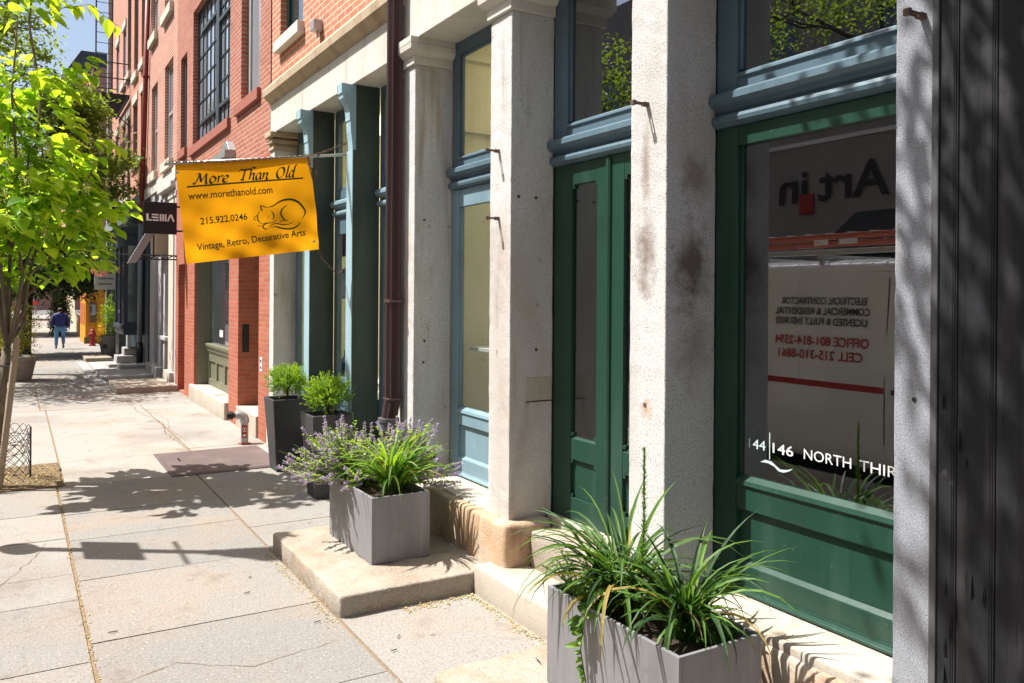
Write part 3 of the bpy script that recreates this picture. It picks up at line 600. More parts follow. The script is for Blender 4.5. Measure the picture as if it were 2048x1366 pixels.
# downpipe between the two shopfronts
DP = thing('downpipe', 'brown fluted metal downpipe running down to a cast iron boot between granite and columned shopfronts', 'downpipe', (-.1, 6.6, 0))
def fluted(z0, z1, cx, cy, cx1=None):
    ring = []; hw = .053
    for sd_, (dx, dy) in enumerate(((1,0),(0,1),(-1,0),(0,-1))):
        pass
    N = 40
    for i in range(N):
        a = 2*math.pi*i/N; c_, s_ = math.cos(a), math.sin(a); k_ = max(abs(c_), abs(s_)); r_ = hw/k_
        rad = min(r_, hw*1.28); rip = .005*math.cos(a*20)
        ring.append(((rad+rip)*c_, (rad+rip)*s_))
    mb = MB(); lv = [(z0, cx if cx1 is None else cx1), (z1, cx)]
    for z, x in lv: mb.v += [(x+p[0], cy+p[1], z) for p in ring]
    for i in range(N): j = (i+1) % N; mb.f.append((i, j, N+j, N+i)); mb.t.append(.5)
    return mb
fluted(1.10, 9.5, -.08, 6.625).build('pipe', BROWNPIPE, DP)
fluted(.92, 1.10, -.08, 6.625, -.11).build('offset', BROWNPIPE, DP)
for q in ((-.142,-.008,6.558,6.692,1.92,1.945),(-.14,-.01,6.56,6.69,1.09,1.105)): MB().box(*q).build('strap', BROWNPIPE, DP, bevel=.003)
MB().lathe([(.055,0),(.055,.78),(.078,.80),(.084,.83),(.084,.90),(.09,.905),(.09,.935),(.065,.935)], (-.115,6.625,0), 20).build('boot', CASTIRON, DP, smooth=False)
# ------------------------------------------------------------------ red brick building with the steel window
Cb = thing('red_brick_building', 'smooth red brick building with a tall steel grid window and olive shopfront', 'building', (0, 14.8, 0))
CH = [(11.53, 12.75, .30, 3.7, .42), (13.39, 16.32, .27, 3.75, .34), (17.33, 18.09, .0, 2.55, .22),
      (11.55, 12.67, 4.80, 8.2, .13), (13.42, 16.6, 4.72, 7.28, .14), (17.24, 17.95, 4.83, 6.72, .10)]
MB().wall(0, 10.992, 18.40, -.3, 3.86, CH[:3], .3).build('ground_floor_wall', BRICK_DOOR, Cb)
MB().wall(0, 10.992, 18.40, 3.86, 11.8, CH[3:], .13).build('upper_wall', BRICK_RED, Cb)
MB().box(.42, .5, 11.4, 12.9, .2, 3.8).build('door', OLIVE, Cb)
MB().box(-.03, .45, 11.535, 12.745, -.1, .302).build('door_step', SILL, Cb, bevel=.012)
MB().block(-.06, .34, 13.40, 16.5, -.1, .272, r=.015, amp=.004, step=.15, seed=3).build('sill', SILL, Cb, smooth=True)
def bsill(y0, y1, z):
    MB().box(-.055, .1, y0, y1, z-.155, z+.002).build('sill', BRICK_SILL, Cb, bevel=.005)
bsill(11.50, 12.93, 4.80); bsill(13.37, 16.75, 4.72); bsill(17.2, 18.05, 4.83)
# steel grid window
sw = MB(); X = .10
def bar(y0, y1, z0, z1, x0=X, x1=X+.03): sw.box(x0, x1, y0, y1, z0, z1)
bar(13.42,13.47,4.72,7.28,.09); bar(16.55,16.6,4.72,7.28,.09); bar(14.62,14.84,4.72,7.28,.07); bar(13.47,16.55,7.23,7.28,.092); bar(13.47,16.55,4.72,4.77,.092)
for a, b in ((13.47, 14.62), (14.84, 16.55)):
    n = 4 if a < 14 else 5
    for i in range(1, n): y = a + (b-a)*i/n; bar(y-.011, y+.011, 4.77, 7.23)
    for z in (5.14, 5.56, 5.98, 6.40, 6.82): bar(a, b, z-.012, z+.012, X+.002, X+.028)
    q = (b-a)/n; lo, hi = (5.14, 6.60) if a < 14 else (5.14, 6.82)
    for z in (lo, hi): bar(a+.02, b-q*(1 if a > 14 else .0)-.02, z-.03, z+.03, X-.03, X+.025)
wn = sw.build('steel_window', STEELSASH, Cb)
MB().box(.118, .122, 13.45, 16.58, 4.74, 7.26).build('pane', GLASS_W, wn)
for (a, b, c_, d, x) in ((11.55,12.67,4.80,8.2,.10),(17.24,17.95,4.83,6.72,.07)):
    f = MB(); f.box(x, x+.05, a, a+.07, c_, d); f.box(x, x+.05, b-.13, b, c_, d); f.box(x+.002, x+.05, a+.07, b-.13, c_, c_+.07); f.box(x+.002, x+.05, a+.07, b-.13, d-.07, d)
    f = f.build('window', SASH if a < 12 else STEELSASH, Cb, bevel=.003)
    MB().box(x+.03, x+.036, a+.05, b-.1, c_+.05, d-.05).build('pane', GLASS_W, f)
# olive shopfront
X = .24; a, b = 13.395, 16.315; g = MB()
g.box(X, X+.08, b-.10, b-.002, .275, 3.74); g.box(X, X+.08, a, a+.1, .275, 3.74); g.box(X+.002, X+.08, a+.1, b-.10, 3.5, 3.738)
g.prism([(X+.08,1.05),(X-.05,1.05),(X-.06,1.03),(X-.055,.99),(X-.03,.96),(X-.025,.91),(X-.01,.88),(X,.86),(X+.08,.86)], 'y', a+.002, b-.004)
g.box(X+.002, X+.08, a+.1, b-.1, .72, .86); g.box(X+.002, X+.08, a+.1, b-.1, .275, .40)
for i in range(5): y = a+.1+(b-a-.2)*i/4; g.box(X+.001, X+.07, max(a+.1, y-.06), min(b-.1, y+.06), .40, .72)
g.box(X+.03, X+.08, a+.1, b-.1, .40, .72)
g.box(X-.02, X, b-.07, b-.03, 1.05, 3.74); g.box(X-.012, X, b-.035, b-.004, .275, .86)
g = g.build('shop_window', OLIVE, Cb, bevel=.004)
MB().box(X+.04, X+.046, a+.1, b-.1, 1.04, 3.52).build('pane', GLASS_D, g)
MB().box(X+.036, X+.0385, 15.15, 15.42, 1.20, 1.32).build('window_sticker', WHITE, g)
MB().box(.05, .24, 16.302, 16.319, .275, 3.74).build('reveal_lining', OLIVE, Cb)
lb = MB().box(-.16, .02, 13.0, 14.0, 4.05, 4.16).prism([(13.0,4.16),(14.0,4.16),(13.2,4.32)], 'x', -.10, .01).build('light_canopy', STEEL, Cb, bevel=.005)
MB().box(.06, .16, 12.742, 12.7495, 1.10, 1.52).tube([(.11,12.742,1.22),(.11,12.735,1.22)], .015, 8).tube([(.11,12.742,1.30),(.11,12.735,1.30)], .012, 8).build('steel_plate', BLACKIRON, Cb, bevel=.003)
pl = MB().box(-.006, .0, 11.32, 11.43, .93, 1.12).build('number_plate', WHITE, Cb, bevel=.002)
MB().box(-.008, -.006, 11.345, 11.405, 1.045, 1.09).build('printed_mark', SIGNBLACK, pl); MB().box(-.008, -.006, 11.345, 11.405, .965, 1.0).build('printed_mark', SIGNBLACK, pl)
MB().box(.22, .3, 17.3, 18.12, .0, 2.56).build('niche_door', BRICK_DOOR, Cb)
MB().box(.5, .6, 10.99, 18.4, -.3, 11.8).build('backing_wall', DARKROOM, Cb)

# ------------------------------------------------------------------ repointed brick building with grey painted ground floor
Db = thing('grey_pilaster_building', 'pale pointed brick building with stone sills over a lavender grey pilastered ground floor', 'building', (0, 21.2, 0))
DH = [(18.93, 20.09, 4.86, 7.05), (21.2, 22.2, 4.86, 7.0), (18.97, 20.2, 8.2, 10.2), (21.25, 22.3, 8.2, 10.2)]
MB().wall(0, 18.405, 23.3, 4.62, 11.5, DH, .13).build('upper_wall', BRICK_PALE, Db)
for (a, b, c_, d) in DH:
    MB().box(-.09, .1, a-.06, b+.06, c_-.21, c_+.002).build('sill', CREAM_STONE, Db, bevel=.006)
    x = .08; f = MB(); f.box(x, x+.05, a, a+.06, c_, d); f.box(x, x+.05, b-.1, b, c_, d); f.box(x+.002, x+.05, a+.06, b-.1, c_, c_+.07); f.box(x+.002, x+.05, a+.06, b-.1, d-.08, d); m_ = (c_+d)/2; f.box(x-.01, x+.05, a+.06, b-.1, m_-.03, m_+.03)
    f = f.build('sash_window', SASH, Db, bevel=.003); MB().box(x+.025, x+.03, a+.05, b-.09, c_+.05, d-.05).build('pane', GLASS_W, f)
MB().box(-.03, .3, 18.41, 23.3, 4.36, 4.62).build('stone_band', LIMESTONE, Db, bevel=.008)
MB().box(.30, .4, 18.41, 24.0, -.3, 4.36).build('shopfront_backing', mat('grey painted shopfront', lin((128,122,124)), rough=.7), Db)
pil = [(18.42,18.62,PALE_STONE),(18.80,19.42,CREAM_STONE),(19.9,20.1,PALE_STONE),(20.5,20.9,PALE_STONE),(21.6,22.3,PALE_STONE),(22.6,23.2,TEAL)]
for a, b, m_ in pil:
    pz = .32 if m_ is CREAM_STONE else .0
    p = MB().box(.0, .30, a, b, gz(20)+pz, 4.358).box(-.02,.30,a-.02,b+.02,4.0,4.12).build('pilaster', m_, Db, bevel=.01)
MB().block(-.09, .32, 18.62, 19.5, -.1, .30, r=.02, amp=.006, seed=2, step=.12).build('pilaster_base', SILL, Db, smooth=True)
MB().block(-.10, .32, 20.45, 22.3, -.1, .26, r=.02, amp=.008, seed=12, step=.12).build('pilaster_base', KERB, Db, smooth=True)
MB().box(-.05, .3, 19.5, 20.45, .92, 1.0).build('sill', PALE_STONE, Db, bevel=.006)
MB().box(.16, .3, 19.43, 19.9, 1.05, 4.3).build('window', GLASS_D, Db)
MB().box(.1, .3, 20.1, 20.5, 1.0, 4.3).build('window', GLASS_D, Db)
MB().box(-.10, .3, 18.55, 20.5, 4.20, 4.34).build('door_hood', LIMESTONE, Db, bevel=.02)
ac = thing('air_conditioner', 'beige window air conditioner boxed into the grey pilastered ground floor', 'air conditioner', (-.05, 20.0, 2.9))
MB().box(-.22, .2, 19.72, 20.3, 2.83, 3.32).build('casing', mat('beige metal', lin((150,130,108)), rough=.6), ac, bevel=.01)
gg = MB()
for i in range(11): gg.box(-.235, -.222, 19.76, 20.26, 2.87+i*.04, 2.888+i*.04)
gg.build('grille', mat('brown grille', lin((96,80,64))), ac)
rp = thing('downpipe', 'tall red painted downpipe with a grey lower length beside the dark bay window', 'downpipe', (-.08, 23.5, 0))
MB().tube([(-.08,22.35,9.6),(-.08,23.0,5.8),(-.08,23.5,3.75)], .062, 10).build('upper_pipe', REDPIPE, rp, smooth=True)
MB().tube([(-.08,23.5,3.78),(-.08,23.57,.62)], .066, 10).build('lower_pipe', GREYPIPE, rp, smooth=True)
MB().tube([(-.08,23.57,.66),(-.08,23.57,-.1)], .085, 10).build('boot', BLACKIRON, rp, smooth=True)
for t_, z in ((22.72,7.4),(23.16,5.2)): MB().box(-.15,-.0,t_-.08,t_+.08,z,z+.03).build('strap', REDPIPE, rp)

# ------------------------------------------------------------------ building with the dark bay window, and the fire escape building
Eb = thing('bay_window_building', 'narrow orange brick building with a dark painted bay window over stone steps', 'building', (0, 25, 0))
EH = [(23.5,24.25,8.1,11.2),(24.95,25.9,8.1,11.2),(23.5,24.3,5.6,7.3),(25.0,26.0,5.6,7.3)]
MB().wall(.0, 23.305, 26.62, 4.55, 12.0, EH, .12).build('upper_wall', BRICK_FAR, Eb)
for (a, b, c_, d) in EH:
    MB().box(-.08, .1, a-.08, b+.08, c_-.2, c_+.002).build('sill', CREAM_STONE, Eb, bevel=.008); MB().box(-.03, .1, a-.08, b+.08, d-.002, d+.22).build('window_head', CREAM_STONE, Eb, bevel=.008)
    MB().box(.07, .13, a, b, c_, d).build('window', GLASS_D, Eb)
MB().box(.06, .4, 23.31, 26.6, -.3, 4.55).build('ground_floor_wall', TEAL, Eb)
cn = MB(); cn.prism([(.1,4.25),(-.12,4.28),(-.22,4.36),(-.22,4.46),(-.05,4.55),(.1,4.55)], 'y', 23.32, 26.6)
for i in range(9): cn.box(-.18, .1, 23.45+i*.36, 23.57+i*.36, 3.95, 4.26)
cn.build('cornice', GREENGREY, Eb, bevel=.01)
bw = MB(); x0 = -.45
bw.prism([(.1,3.50),(x0-.03,3.50),(x0-.08,3.58),(x0-.08,3.66),(.1,3.72)], 'y', 23.66, 26.0)
bw.box(x0, .1, 23.72, 25.9, .86, 1.02); bw.prism([(.1,1.12),(x0-.04,1.12),(x0-.05,1.02),(.1,1.02)], 'y', 23.7, 25.92)
for y0, y1 in ((23.72,23.84),(24.72,24.80),(25.78,25.9)): bw.box(x0, x0+.10, y0, y1, 1.12, 3.5)
bw.box(.0,.1,23.72,23.82,1.12,3.5)
bw.box(x0+.1, .0, 23.722, 23.80, 1.12, 1.2); bw.box(x0+.1, .0, 23.722, 23.80, 3.2, 3.5); bw.box(x0+.003,x0+.09,23.84,25.78,3.2,3.5)
bw = bw.build('bay_window', BAYBLUE, Eb, bevel=.006)
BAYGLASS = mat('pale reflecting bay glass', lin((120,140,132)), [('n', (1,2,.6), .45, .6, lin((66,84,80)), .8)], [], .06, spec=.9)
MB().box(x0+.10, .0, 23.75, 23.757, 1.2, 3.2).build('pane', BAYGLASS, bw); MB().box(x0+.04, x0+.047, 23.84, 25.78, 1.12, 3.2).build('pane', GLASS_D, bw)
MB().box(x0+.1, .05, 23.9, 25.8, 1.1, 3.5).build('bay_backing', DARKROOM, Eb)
for a, b, c_, d, e in ((-.75,.0,24.15,25.0,.10),(-.55,.0,24.3,25.0,.30),(-.36,.0,24.4,25.0,.50)):
    MB().block(a, b+.05, c_, d, -.15, e-.02, r=.02, amp=.006, seed=int(e*50), step=.12).build('entrance_step', KERB, Eb, smooth=True)
MB().block(-.62, .02, 22.75, 23.45, -.15, .14, r=.02, amp=.006, seed=31, step=.12).build('entrance_step', KERB, Eb, smooth=True)
rl = MB()
for y in (24.3, 24.62, 24.95): rl.tube([(-.5,y,.3),(-.5,y,.85)], .012, 6)
rl.build('railing', STEEL, Eb)

Fb = thing('fire_escape_building', 'far brick building with an iron fire escape and grey stone corner pier', 'building', (0, 30, 0))
FH = [(26.8,27.7,8.5,11.2),(28.1,28.95,8.5,10.2),(30.1,31.0,8.5,10.2),(28.1,28.95,4.9,7.2),(30.1,31.0,4.9,7.2),(26.8,27.6,4.9,7.2)]
MB().wall(.02, 26.62, 32.4, 4.3, 12.4, FH, .12).build('upper_wall', BRICK_FAR, Fb)
for (a, b, c_, d) in FH:
    MB().box(-.07, .1, a-.08, b+.08, c_-.2, c_+.002).build('sill', CREAM_STONE, Fb, bevel=.008); MB().box(-.02, .1, a-.08, b+.08, d-.002, d+.22).build('window_head', CREAM_STONE, Fb, bevel=.008)
    MB().box(.07, .13, a, b, c_, d).build('window', mat('grey curtain glass', lin((150,160,176)), rough=.1) if a > 28 else GLASS_D, Fb)
MB().box(-.12, .3, 32.41, 32.75, -.3, 12.4).build('corner_pier', GREYPIPE, Fb)
MB().box(.2, .5, 26.63, 33, -.3, 4.3).build('ground_floor_wall', mat('dim shopfront', lin((92,92,98)), rough=.7), Fb)
for y in (26.9, 29.2, 31.6): MB().box(-.02, .2, y, y+.35, gz(30), 4.0).build('column', GREYPIPE, Fb, bevel=.01)
MB().box(-.15, .3, 26.63, 33, 4.0, 4.3).build('shop_cornice', GREENGREY, Fb, bevel=.02)
fe = thing('fire_escape', 'black iron fire escape with slatted landings bolted to the far brick building', 'fire escape', (-.4, 28, 7.7))
for zl in (7.75, 4.45):
    lm = MB()
    for x in (-.95, -.5, -.05): lm.box(x-.025, x+.025, 26.7, 30.2, zl-.09, zl)
    for i in range(26): lm.box(-.95, -.02, 26.7+i*.14, 26.745+i*.14, zl-.02, zl+.012)
    lm.build('landing', BLACKIRON, fe)
    rm = MB()
    for z in (zl+.45, zl+.9):
        rm.tube([(0.02,26.7,z),(-.95,26.7,z),(-.95,30.2,z),(0.02,30.2,z)], .018, 5)
    for y in (26.7, 28, 29.2, 30.2): rm.tube([(-.95,y,zl),(-.95,y,zl+.92)], .016, 5)
    rm.build('guard_rail', BLACKIRON, fe)
    bm_ = MB()
    for y in (26.75, 30.15): bm_.tube([(-.92,y,zl-.08),(.03,y,zl-.95)], .018, 5)
    bm_.build('bracket', BLACKIRON, fe)
ld = MB(); ld.tube([(-.86,27.5,7.6),(-.86,27.5,13)], .022, 5); ld.tube([(-.42,27.5,7.6),(-.42,27.5,13)], .022, 5)
for i in range(17): ld.tube([(-.86,27.5,7.9+i*.3),(-.42,27.5,7.9+i*.3)], .011, 5)
ld.build('ladder', BLACKIRON, fe)

# ------------------------------------------------------------------ beyond: ochre pier, dim shops, pink gable, steps on the pavement
yb = thing('ochre_shopfront', 'ochre painted timber shopfront projecting into the pavement behind the man', 'building', (0, 39, 0))
MB().box(-.42, .6, 38, 41.2, -.3, 3.9).build('side_wall', YELLOW, yb, bevel=.02)
MB().box(-.47, .6, 37.97, 41.25, 3.9, 4.2).box(-.46,.0,37.98,38.1,-.3,.12).build('cornice', mat('ochre cornice', lin((120,96,50))), yb, bevel=.02)
yp = MB()
for z0, z1 in ((.6,1.5),(1.7,3.4)):
    for y0 in (38.3, 39.8): yp.box(-.435, -.42, y0, y0+1.1, z0, z1)
yp.build('raised_panel', mat('orange brown panel', lin((170,92,40))), yb, bevel=.01)
MB().box(-.02, .6, 41.3, 60, -.5, 3.4).build('shop_wall', mat('beige render', lin((196,184,160)), [('n', 1, .5, .7, lin((150,140,124)), .5)]), yb)
MB().box(-.05, .0, 42, 52, .75, 2.6).build('shop_window', GLASS_D, yb)
MB().box(.0, .6, 41.3, 70, 3.4, 12).build('upper_wall', BRICK_FAR, yb)
pk = thing('pink_gabled_building', 'distant pink building with a dark slate roof seen above the trees', 'building', (6, 70, 0))
MB().box(.4, 14, 66, 80, -1, 17.0).build('wall', mat('pink render', lin((206,120,112)), [('n', .6, .5, .7, lin((190,100,96)), .5)]), pk)
MB().prism([(-.2,17.0),(14.2,17.0),(14.2,17.35),(-.2,17.35)], 'y', 65.7, 80.2).build('eaves', WHITE, pk)
MB().prism([(.0,17.35),(14.0,17.35),(12,19.0),(1,19.0)], 'y', 66, 80).build('roof', mat('slate roof', (.06,.07,.085), [('n', (3,3,9), .5, .7, (.14,.15,.17), .7)]), pk)
for (x0,x1,y0,y1,h,m_,lab,nm,sd_) in ((-1.15,.0,17.98,19.7,.13,STEP,'sunlit pale stone doorstep slab at the foot of the lavender grey pilasters','step_slab',41),(-1.18,-.05,20.9,22.7,.11,KERB,'grey stone doorstep slab half shaded in front of the air conditioner','step_slab',42),(-1.1,-.38,27.3,28.9,.12,STEP,'rounded sandstone step by the tapered flowerpot','step_slab',43)):
    tag(MB().block(x0, x1, y0, y1, gz(y0)-.06, gz(y0)+h, r=.025, amp=.006, step=.14, seed=sd_).build(nm, m_, smooth=True), lab, 'doorstep')
ks = MB().block(-1.36, -1.12, 20.0, 26.5, -.1, gz(23)+.05, r=.02, amp=.008, step=.2, seed=44).build('stone_edging', KERB, smooth=True); tag(ks, 'long grey stone edging set along the pavement by the bay window steps', 'kerb stone')
sb_ = MB().block(-1.09, -.02, 23.9, 26.4, -.1, gz(23)+.045, r=.02, amp=.006, step=.2, seed=45).build('step_slab', KERB, smooth=True); tag(sb_, 'broad low grey slab under the bay window steps', 'doorstep')

eb = thing('end_block', 'far brick block closing the street at its distant end', 'building', (-8, 150, -1))
MB().box(-30, 12, 150, 152, -2, 13).build('wall', BRICK_FAR, eb)
for i in range(10): MB().box(-28+i*4, -26.6+i*4, 149.95, 150, 5, 8).build('window', GLASS_D, eb)
# ------------------------------------------------------------------ the other side of the street (seen in the glass)
X = -16
ob = thing('plaster_building', 'grey plastered building across the street with large dark shop letters', 'building', (X, 14, 0))
OH = [(4+i*4.2, 5.6+i*4.2, 8.2, 10.4) for i in range(8)]
m_ = MB(); m_.wall(0, 0, 34, -.3, 13, OH, .15)
m_.v = [(X - v[0], v[1], v[2]) for v in m_.v]; m_.f = [tuple(reversed(f)) for f in m_.f]
m_.build('street_wall', mat('grey plaster', lin((146,142,139)), [('n', .8, .5, .7, lin((120,116,114)), .6)], [('n', 30, .2, .004)]), ob)
for (a, b, c_, d) in OH: MB().box(X-.2, X-.14, a, b, c_, d).build('window', GLASS_D, ob)
text('lettering', 'Art', SIGNBLACK, ob, (X+.06, 13.55, 4.72), (0,1,0), (0,0,1), 1.35, 2.25, bold=.02)
text('lettering', 'in', SIGNBLACK, ob, (X+.06, 16.15, 4.72), (0,1,0), (0,0,1), 1.35, 1.05, bold=.02)
MB().box(X, X+.10, 15.95, 16.45, 4.35, 4.95).build('red_sign', RED, ob, bevel=.05)
MB().box(X, X+.05, 3, 33, 6.35, 6.47).build('string_course', WHITE, ob)
MB().prism([(X,4.3),(X+1.3,3.4),(X+1.3,3.1),(X,3.1)], 'y', 8.0, 14.6).build('awning', DARKROOM, ob)
for i in range(4): MB().box(X, X+.08, 4+i*7.4, 9+i*7.4, .4, 3.0).build('shop_window', GLASS_D, ob)
nb = thing('corner_brick_building', 'brick building across the street near the camera', 'building', (X, -10, 0))
MB().box(X-.5, X, -34, -.02, -.3, 12).build('street_wall', BRICK_PALE, nb)
for i in range(7): MB().box(X, X+.03, -32+i*4.4, -30.3+i*4.4, 1.0, 3.0).build('window', GLASS_D, nb); MB().box(X, X+.03, -32+i*4.4, -30.3+i*4.4, 5.0, 7.4).build('window', GLASS_D, nb)
fb2 = thing('long_brick_building', 'long brick building further up across the street', 'building', (X, 50, 0))
MB().box(X-.5, X, 34.1, 100, -1, 11).build('street_wall', BRICK_FAR, fb2)
for i in range(12): MB().box(X, X+.03, 36+i*5, 37.6+i*5, 4.8, 7).build('window', GLASS_D, fb2)
# ------------------------------------------------------------------ yellow banner on its pole
YB = 8.06
TLx, TLz = -1.618, 3.162
ux, uz = 1.248/1.26, .177/1.26                      # along the top edge
vx, vz = .1/.913, -.908/.913                        # down the side
def bl(px, py):                                     # sketch units (thousandths of the banner's own width grid) -> metres along its edges
    dx, dy = px - 100, py - 140
    det = 1390*1025 - 120*(-75); a = (dx*1025 - dy*120)/det; b = (1390*dy + 75*dx)/det
    return a*1.26, b*.913
def wr(u, v):
    a, b = u/1.26, max(0.0, v/.913)
    w = .018*math.sin(7*a + 5*b + 1.2) * (.3 + b) + .012*math.sin(16*a - 19*b)*(b**1.5) + .004*math.sin(30*a + 11*b)*b
    w += .05*max(0, a-.8)*max(0, b-.75)*8 * math.sin(40*(a - b)) * .35 + .02*b*b*math.sin(3*a)
    return w
def bw_(u, v, off=0): 
    return (TLx + ux*u + vx*v, YB - off + wr(u, v), TLz + uz*u + vz*v)
bn = thing('hanging_banner', 'yellow cloth shop banner with green cat drawing hung from a pole', 'banner', (0, YB, 3.37))
cl = MB(); NU, NV = 60, 44
for j in range(NV+1):
    for i in range(NU+1):
        u, v = 1.26*i/NU, .913*j/NV; sag = .006*math.sin(math.pi*j/NV*1.0)*(1 if i == NU else 0)
        cl.v.append(bw_(u, v))
for j in range(NV):
    for i in range(NU): n = j*(NU+1)+i; cl.f.append((n, n+NU+1, n+NU+2, n+1)); cl.t.append(.5)
cloth = cl.build('cloth', CLOTH, bn, smooth=True)
N = 40
for v0, v1, of in ((.046,.050,.002), (-.004,.006,.004)):
    hm = MB(); U = [1.26*i/N for i in range(N+1)]
    hm.v = [bw_(u, v0, of) for u in U] + [bw_(u, v1, of) for u in U]; hm.f = [(i, i+1, N+2+i, N+1+i) for i in range(N)]; hm.t = [.5]*N
    hm.build('hem', GOLDTHREAD, cloth)
cnt = [0]
def ribbon(mb, pts, w0, w1=None, nib=None, smooth=5):
    P = [Vector((p[0], p[1])) for p in pts]; Q = []
    for i in range(len(P)-1):
        p0, p1, p2, p3 = P[max(0,i-1)], P[i], P[i+1], P[min(len(P)-1,i+2)]
        for k in range(smooth):
            t = k/smooth
            Q.append(.5*((2*p1) + (p2-p0)*t + (2*p0-5*p1+4*p2-p3)*t*t + (3*p1-p0-3*p2+p3)*t**3))
    Q.append(P[-1]); L = []; Rr = []
    for i, q in enumerate(Q):
        d = (Q[min(i+1,len(Q)-1)] - Q[max(i-1,0)])
        if d.length < 1e-6: d = Vector((1,0))
        d.normalize(); n = Vector((-d.y, d.x))
        if nib: hw = max(.5*nib[0]*abs(d.x*math.sin(nib[1]) - d.y*math.cos(nib[1])), w0)
        else: hw = .5*(w0 + ((w1 if w1 is not None else w0) - w0)*math.sin(math.pi*i/(len(Q)-1)))
        L.append(q + n*hw); Rr.append(q - n*hw)
    cnt[0] += 1; off = .003 + .00004*(cnt[0] % 60)
    for i in range(len(Q)-1):
        mb.face([bw_(*bl(*L[i]), off), bw_(*bl(*Rr[i]), off), bw_(*bl(*Rr[i+1]), off), bw_(*bl(*L[i+1]), off)])
# broad-nib italic title
GL = {
 'M': (1.25, [[(-.12,.10),(-.02,.0),(.1,.12),(.3,.75),(.38,1.0)],[(.36,1.0),(.45,.5),(.52,.18)],[(.52,.18),(.75,.65),(.95,1.0)],[(.93,1.0),(.93,.5),(.98,.05),(1.1,.04)],[(.1,.86),(.22,.97),(.37,1.0)]]),
 'o': (.62, [[(.42,.58),(.22,.62),(.05,.38),(.08,.08),(.25,-.02),(.45,.12),(.52,.38),(.42,.58)]]),
 'r': (.5, [[(.05,.5),(.15,.6),(.15,.3),(.1,.0)],[(.14,.3),(.28,.55),(.42,.62),(.5,.56)]]),
 'e': (.6, [[(.08,.27),(.3,.32),(.46,.45),(.42,.6),(.25,.6),(.08,.4),(.06,.15),(.18,.0),(.36,.02),(.5,.12)]]),
 'T': (.85, [[(-.12,.82),(.0,1.0),(.3,1.0),(.7,1.04),(.95,1.08)],[(.45,1.0),(.36,.5),(.28,.04),(.12,.0)],[(.1,.0),(.28,.03),(.42,.0)]]),
 'h': (.62, [[(.3,1.18),(.16,1.1),(.12,.6),(.05,.0)],[(.3,1.18),(.42,1.16),(.5,1.1)],[(.08,.3),(.25,.55),(.4,.6),(.44,.45),(.4,.15),(.46,.0),(.58,.05)]]),
 'a': (.62, [[(.48,.6),(.25,.6),(.06,.35),(.08,.04),(.22,.0),(.4,.25),(.48,.58)],[(.48,.6),(.44,.2),(.48,.0),(.6,.06)]]),
 'n': (.66, [[(.02,.52),(.12,.6),(.1,.25),(.05,.0)],[(.09,.28),(.26,.54),(.4,.6),(.46,.48),(.42,.14),(.48,.0),(.62,.06)]]),
 'O': (.98, [[(.55,1.02),(.25,.9),(.06,.5),(.14,.1),(.38,-.02),(.68,.16),(.82,.55),(.74,.92),(.55,1.02)]]),
 'l': (.38, [[(.4,1.22),(.26,1.1),(.2,.6),(.13,.1),(.2,.0),(.32,.06)]]),
 'd': (.7, [[(.46,.58),(.25,.6),(.06,.35),(.08,.04),(.22,.0),(.4,.22),(.5,.6)],[(.78,1.22),(.6,1.16),(.54,.8),(.45,.2),(.48,.0),(.62,.06)]]),
}
ti = MB()
for word, x0, y0, x1, y1 in (('More', 290, 346, 628, 328), ('Than', 735, 312, 1045, 300), ('Old', 1120, 290, 1330, 278)):
    tw = sum(GL[c][0] for c in word); sc_ = (x1-x0)/tw; x = x0; H_ = 108
    for c in word:
        wd, st = GL[c]
        for s_ in st:
            ribbon(ti, [(x + p[0]*sc_ + p[1]*10, y0 + (y1-y0)*(x-x0)/(x1-x0) - p[1]*H_) for p in s_], 3.8, nib=(27, R(-40)))
        x += wd*sc_
ti.build('lettering', INK, cloth)
ul = MB(); ribbon(ul, [(216,376),(600,350),(1000,322),(1416,297)], 17, 17); ul.build('underline', INK, cloth)
def btext(s, m, x0, y0, x1, y1, size):
    u0, v0 = bl(x0, y0); u1, v1 = bl(x1, y1); L = math.hypot(u1-u0, v1-v0); c_, s_ = (u1-u0)/L, (v1-v0)/L
    text('lettering', s, m, cloth, (0,0,0), (1,0,0), (0,0,1), size, L, fn=lambda u, q: bw_(u0 + u*c_ + q*s_, v0 + u*s_ - q*c_, .004), bold=.016)
btext('www.morethanold.com', INK2, 232, 508, 1090, 455, .098)
btext('215.922.0246', INK, 352, 768, 834, 730, .088)
btext('Vintage, Retro, Decorative Arts', INK, 325, 1034, 1446, 928, .090)
cat = MB()
for pts, a, b in (
    ([(1035,607),(1100,592),(1160,552),(1220,532),(1290,530),(1360,560),(1410,612),(1440,668),(1432,705),(1405,752)], 5, 24),
    ([(975,648),(964,590),(1000,598),(1032,612)], 5, 12), ([(968,592),(972,620),(990,640)], 4, 12), ([(952,650),(934,695),(946,745),(985,786)], 4, 12), ([(930,688),(896,726),(936,746)], 5, 8),
    ([(1075,640),(1100,678),(1106,712),(1096,752)], 4, 14), ([(985,785),(1020,774),(1060,776),(1110,768),(1142,744)], 4, 9),
    ([(1058,840),(1015,838),(995,808),(1018,786),(1045,780)], 5, 15), ([(1062,836),(1078,802),(1130,786),(1200,802),(1270,796),(1316,768)], 4, 11),
    ([(1075,828),(1120,818),(1180,838),(1260,850),(1330,838),(1376,800),(1388,772)], 4, 18), ([(1248,592),(1202,622),(1182,672),(1196,720),(1226,752),(1260,768)], 4, 18),
    ([(1164,776),(1180,760),(1228,756)], 4, 9), ([(1052,694),(1048,712),(1040,722)], 3, 6), ([(940,790),(955,805),(984,803)], 4, 7)):
    ribbon(cat, pts, a, b)
cat.build('cat_drawing', INK, cloth)
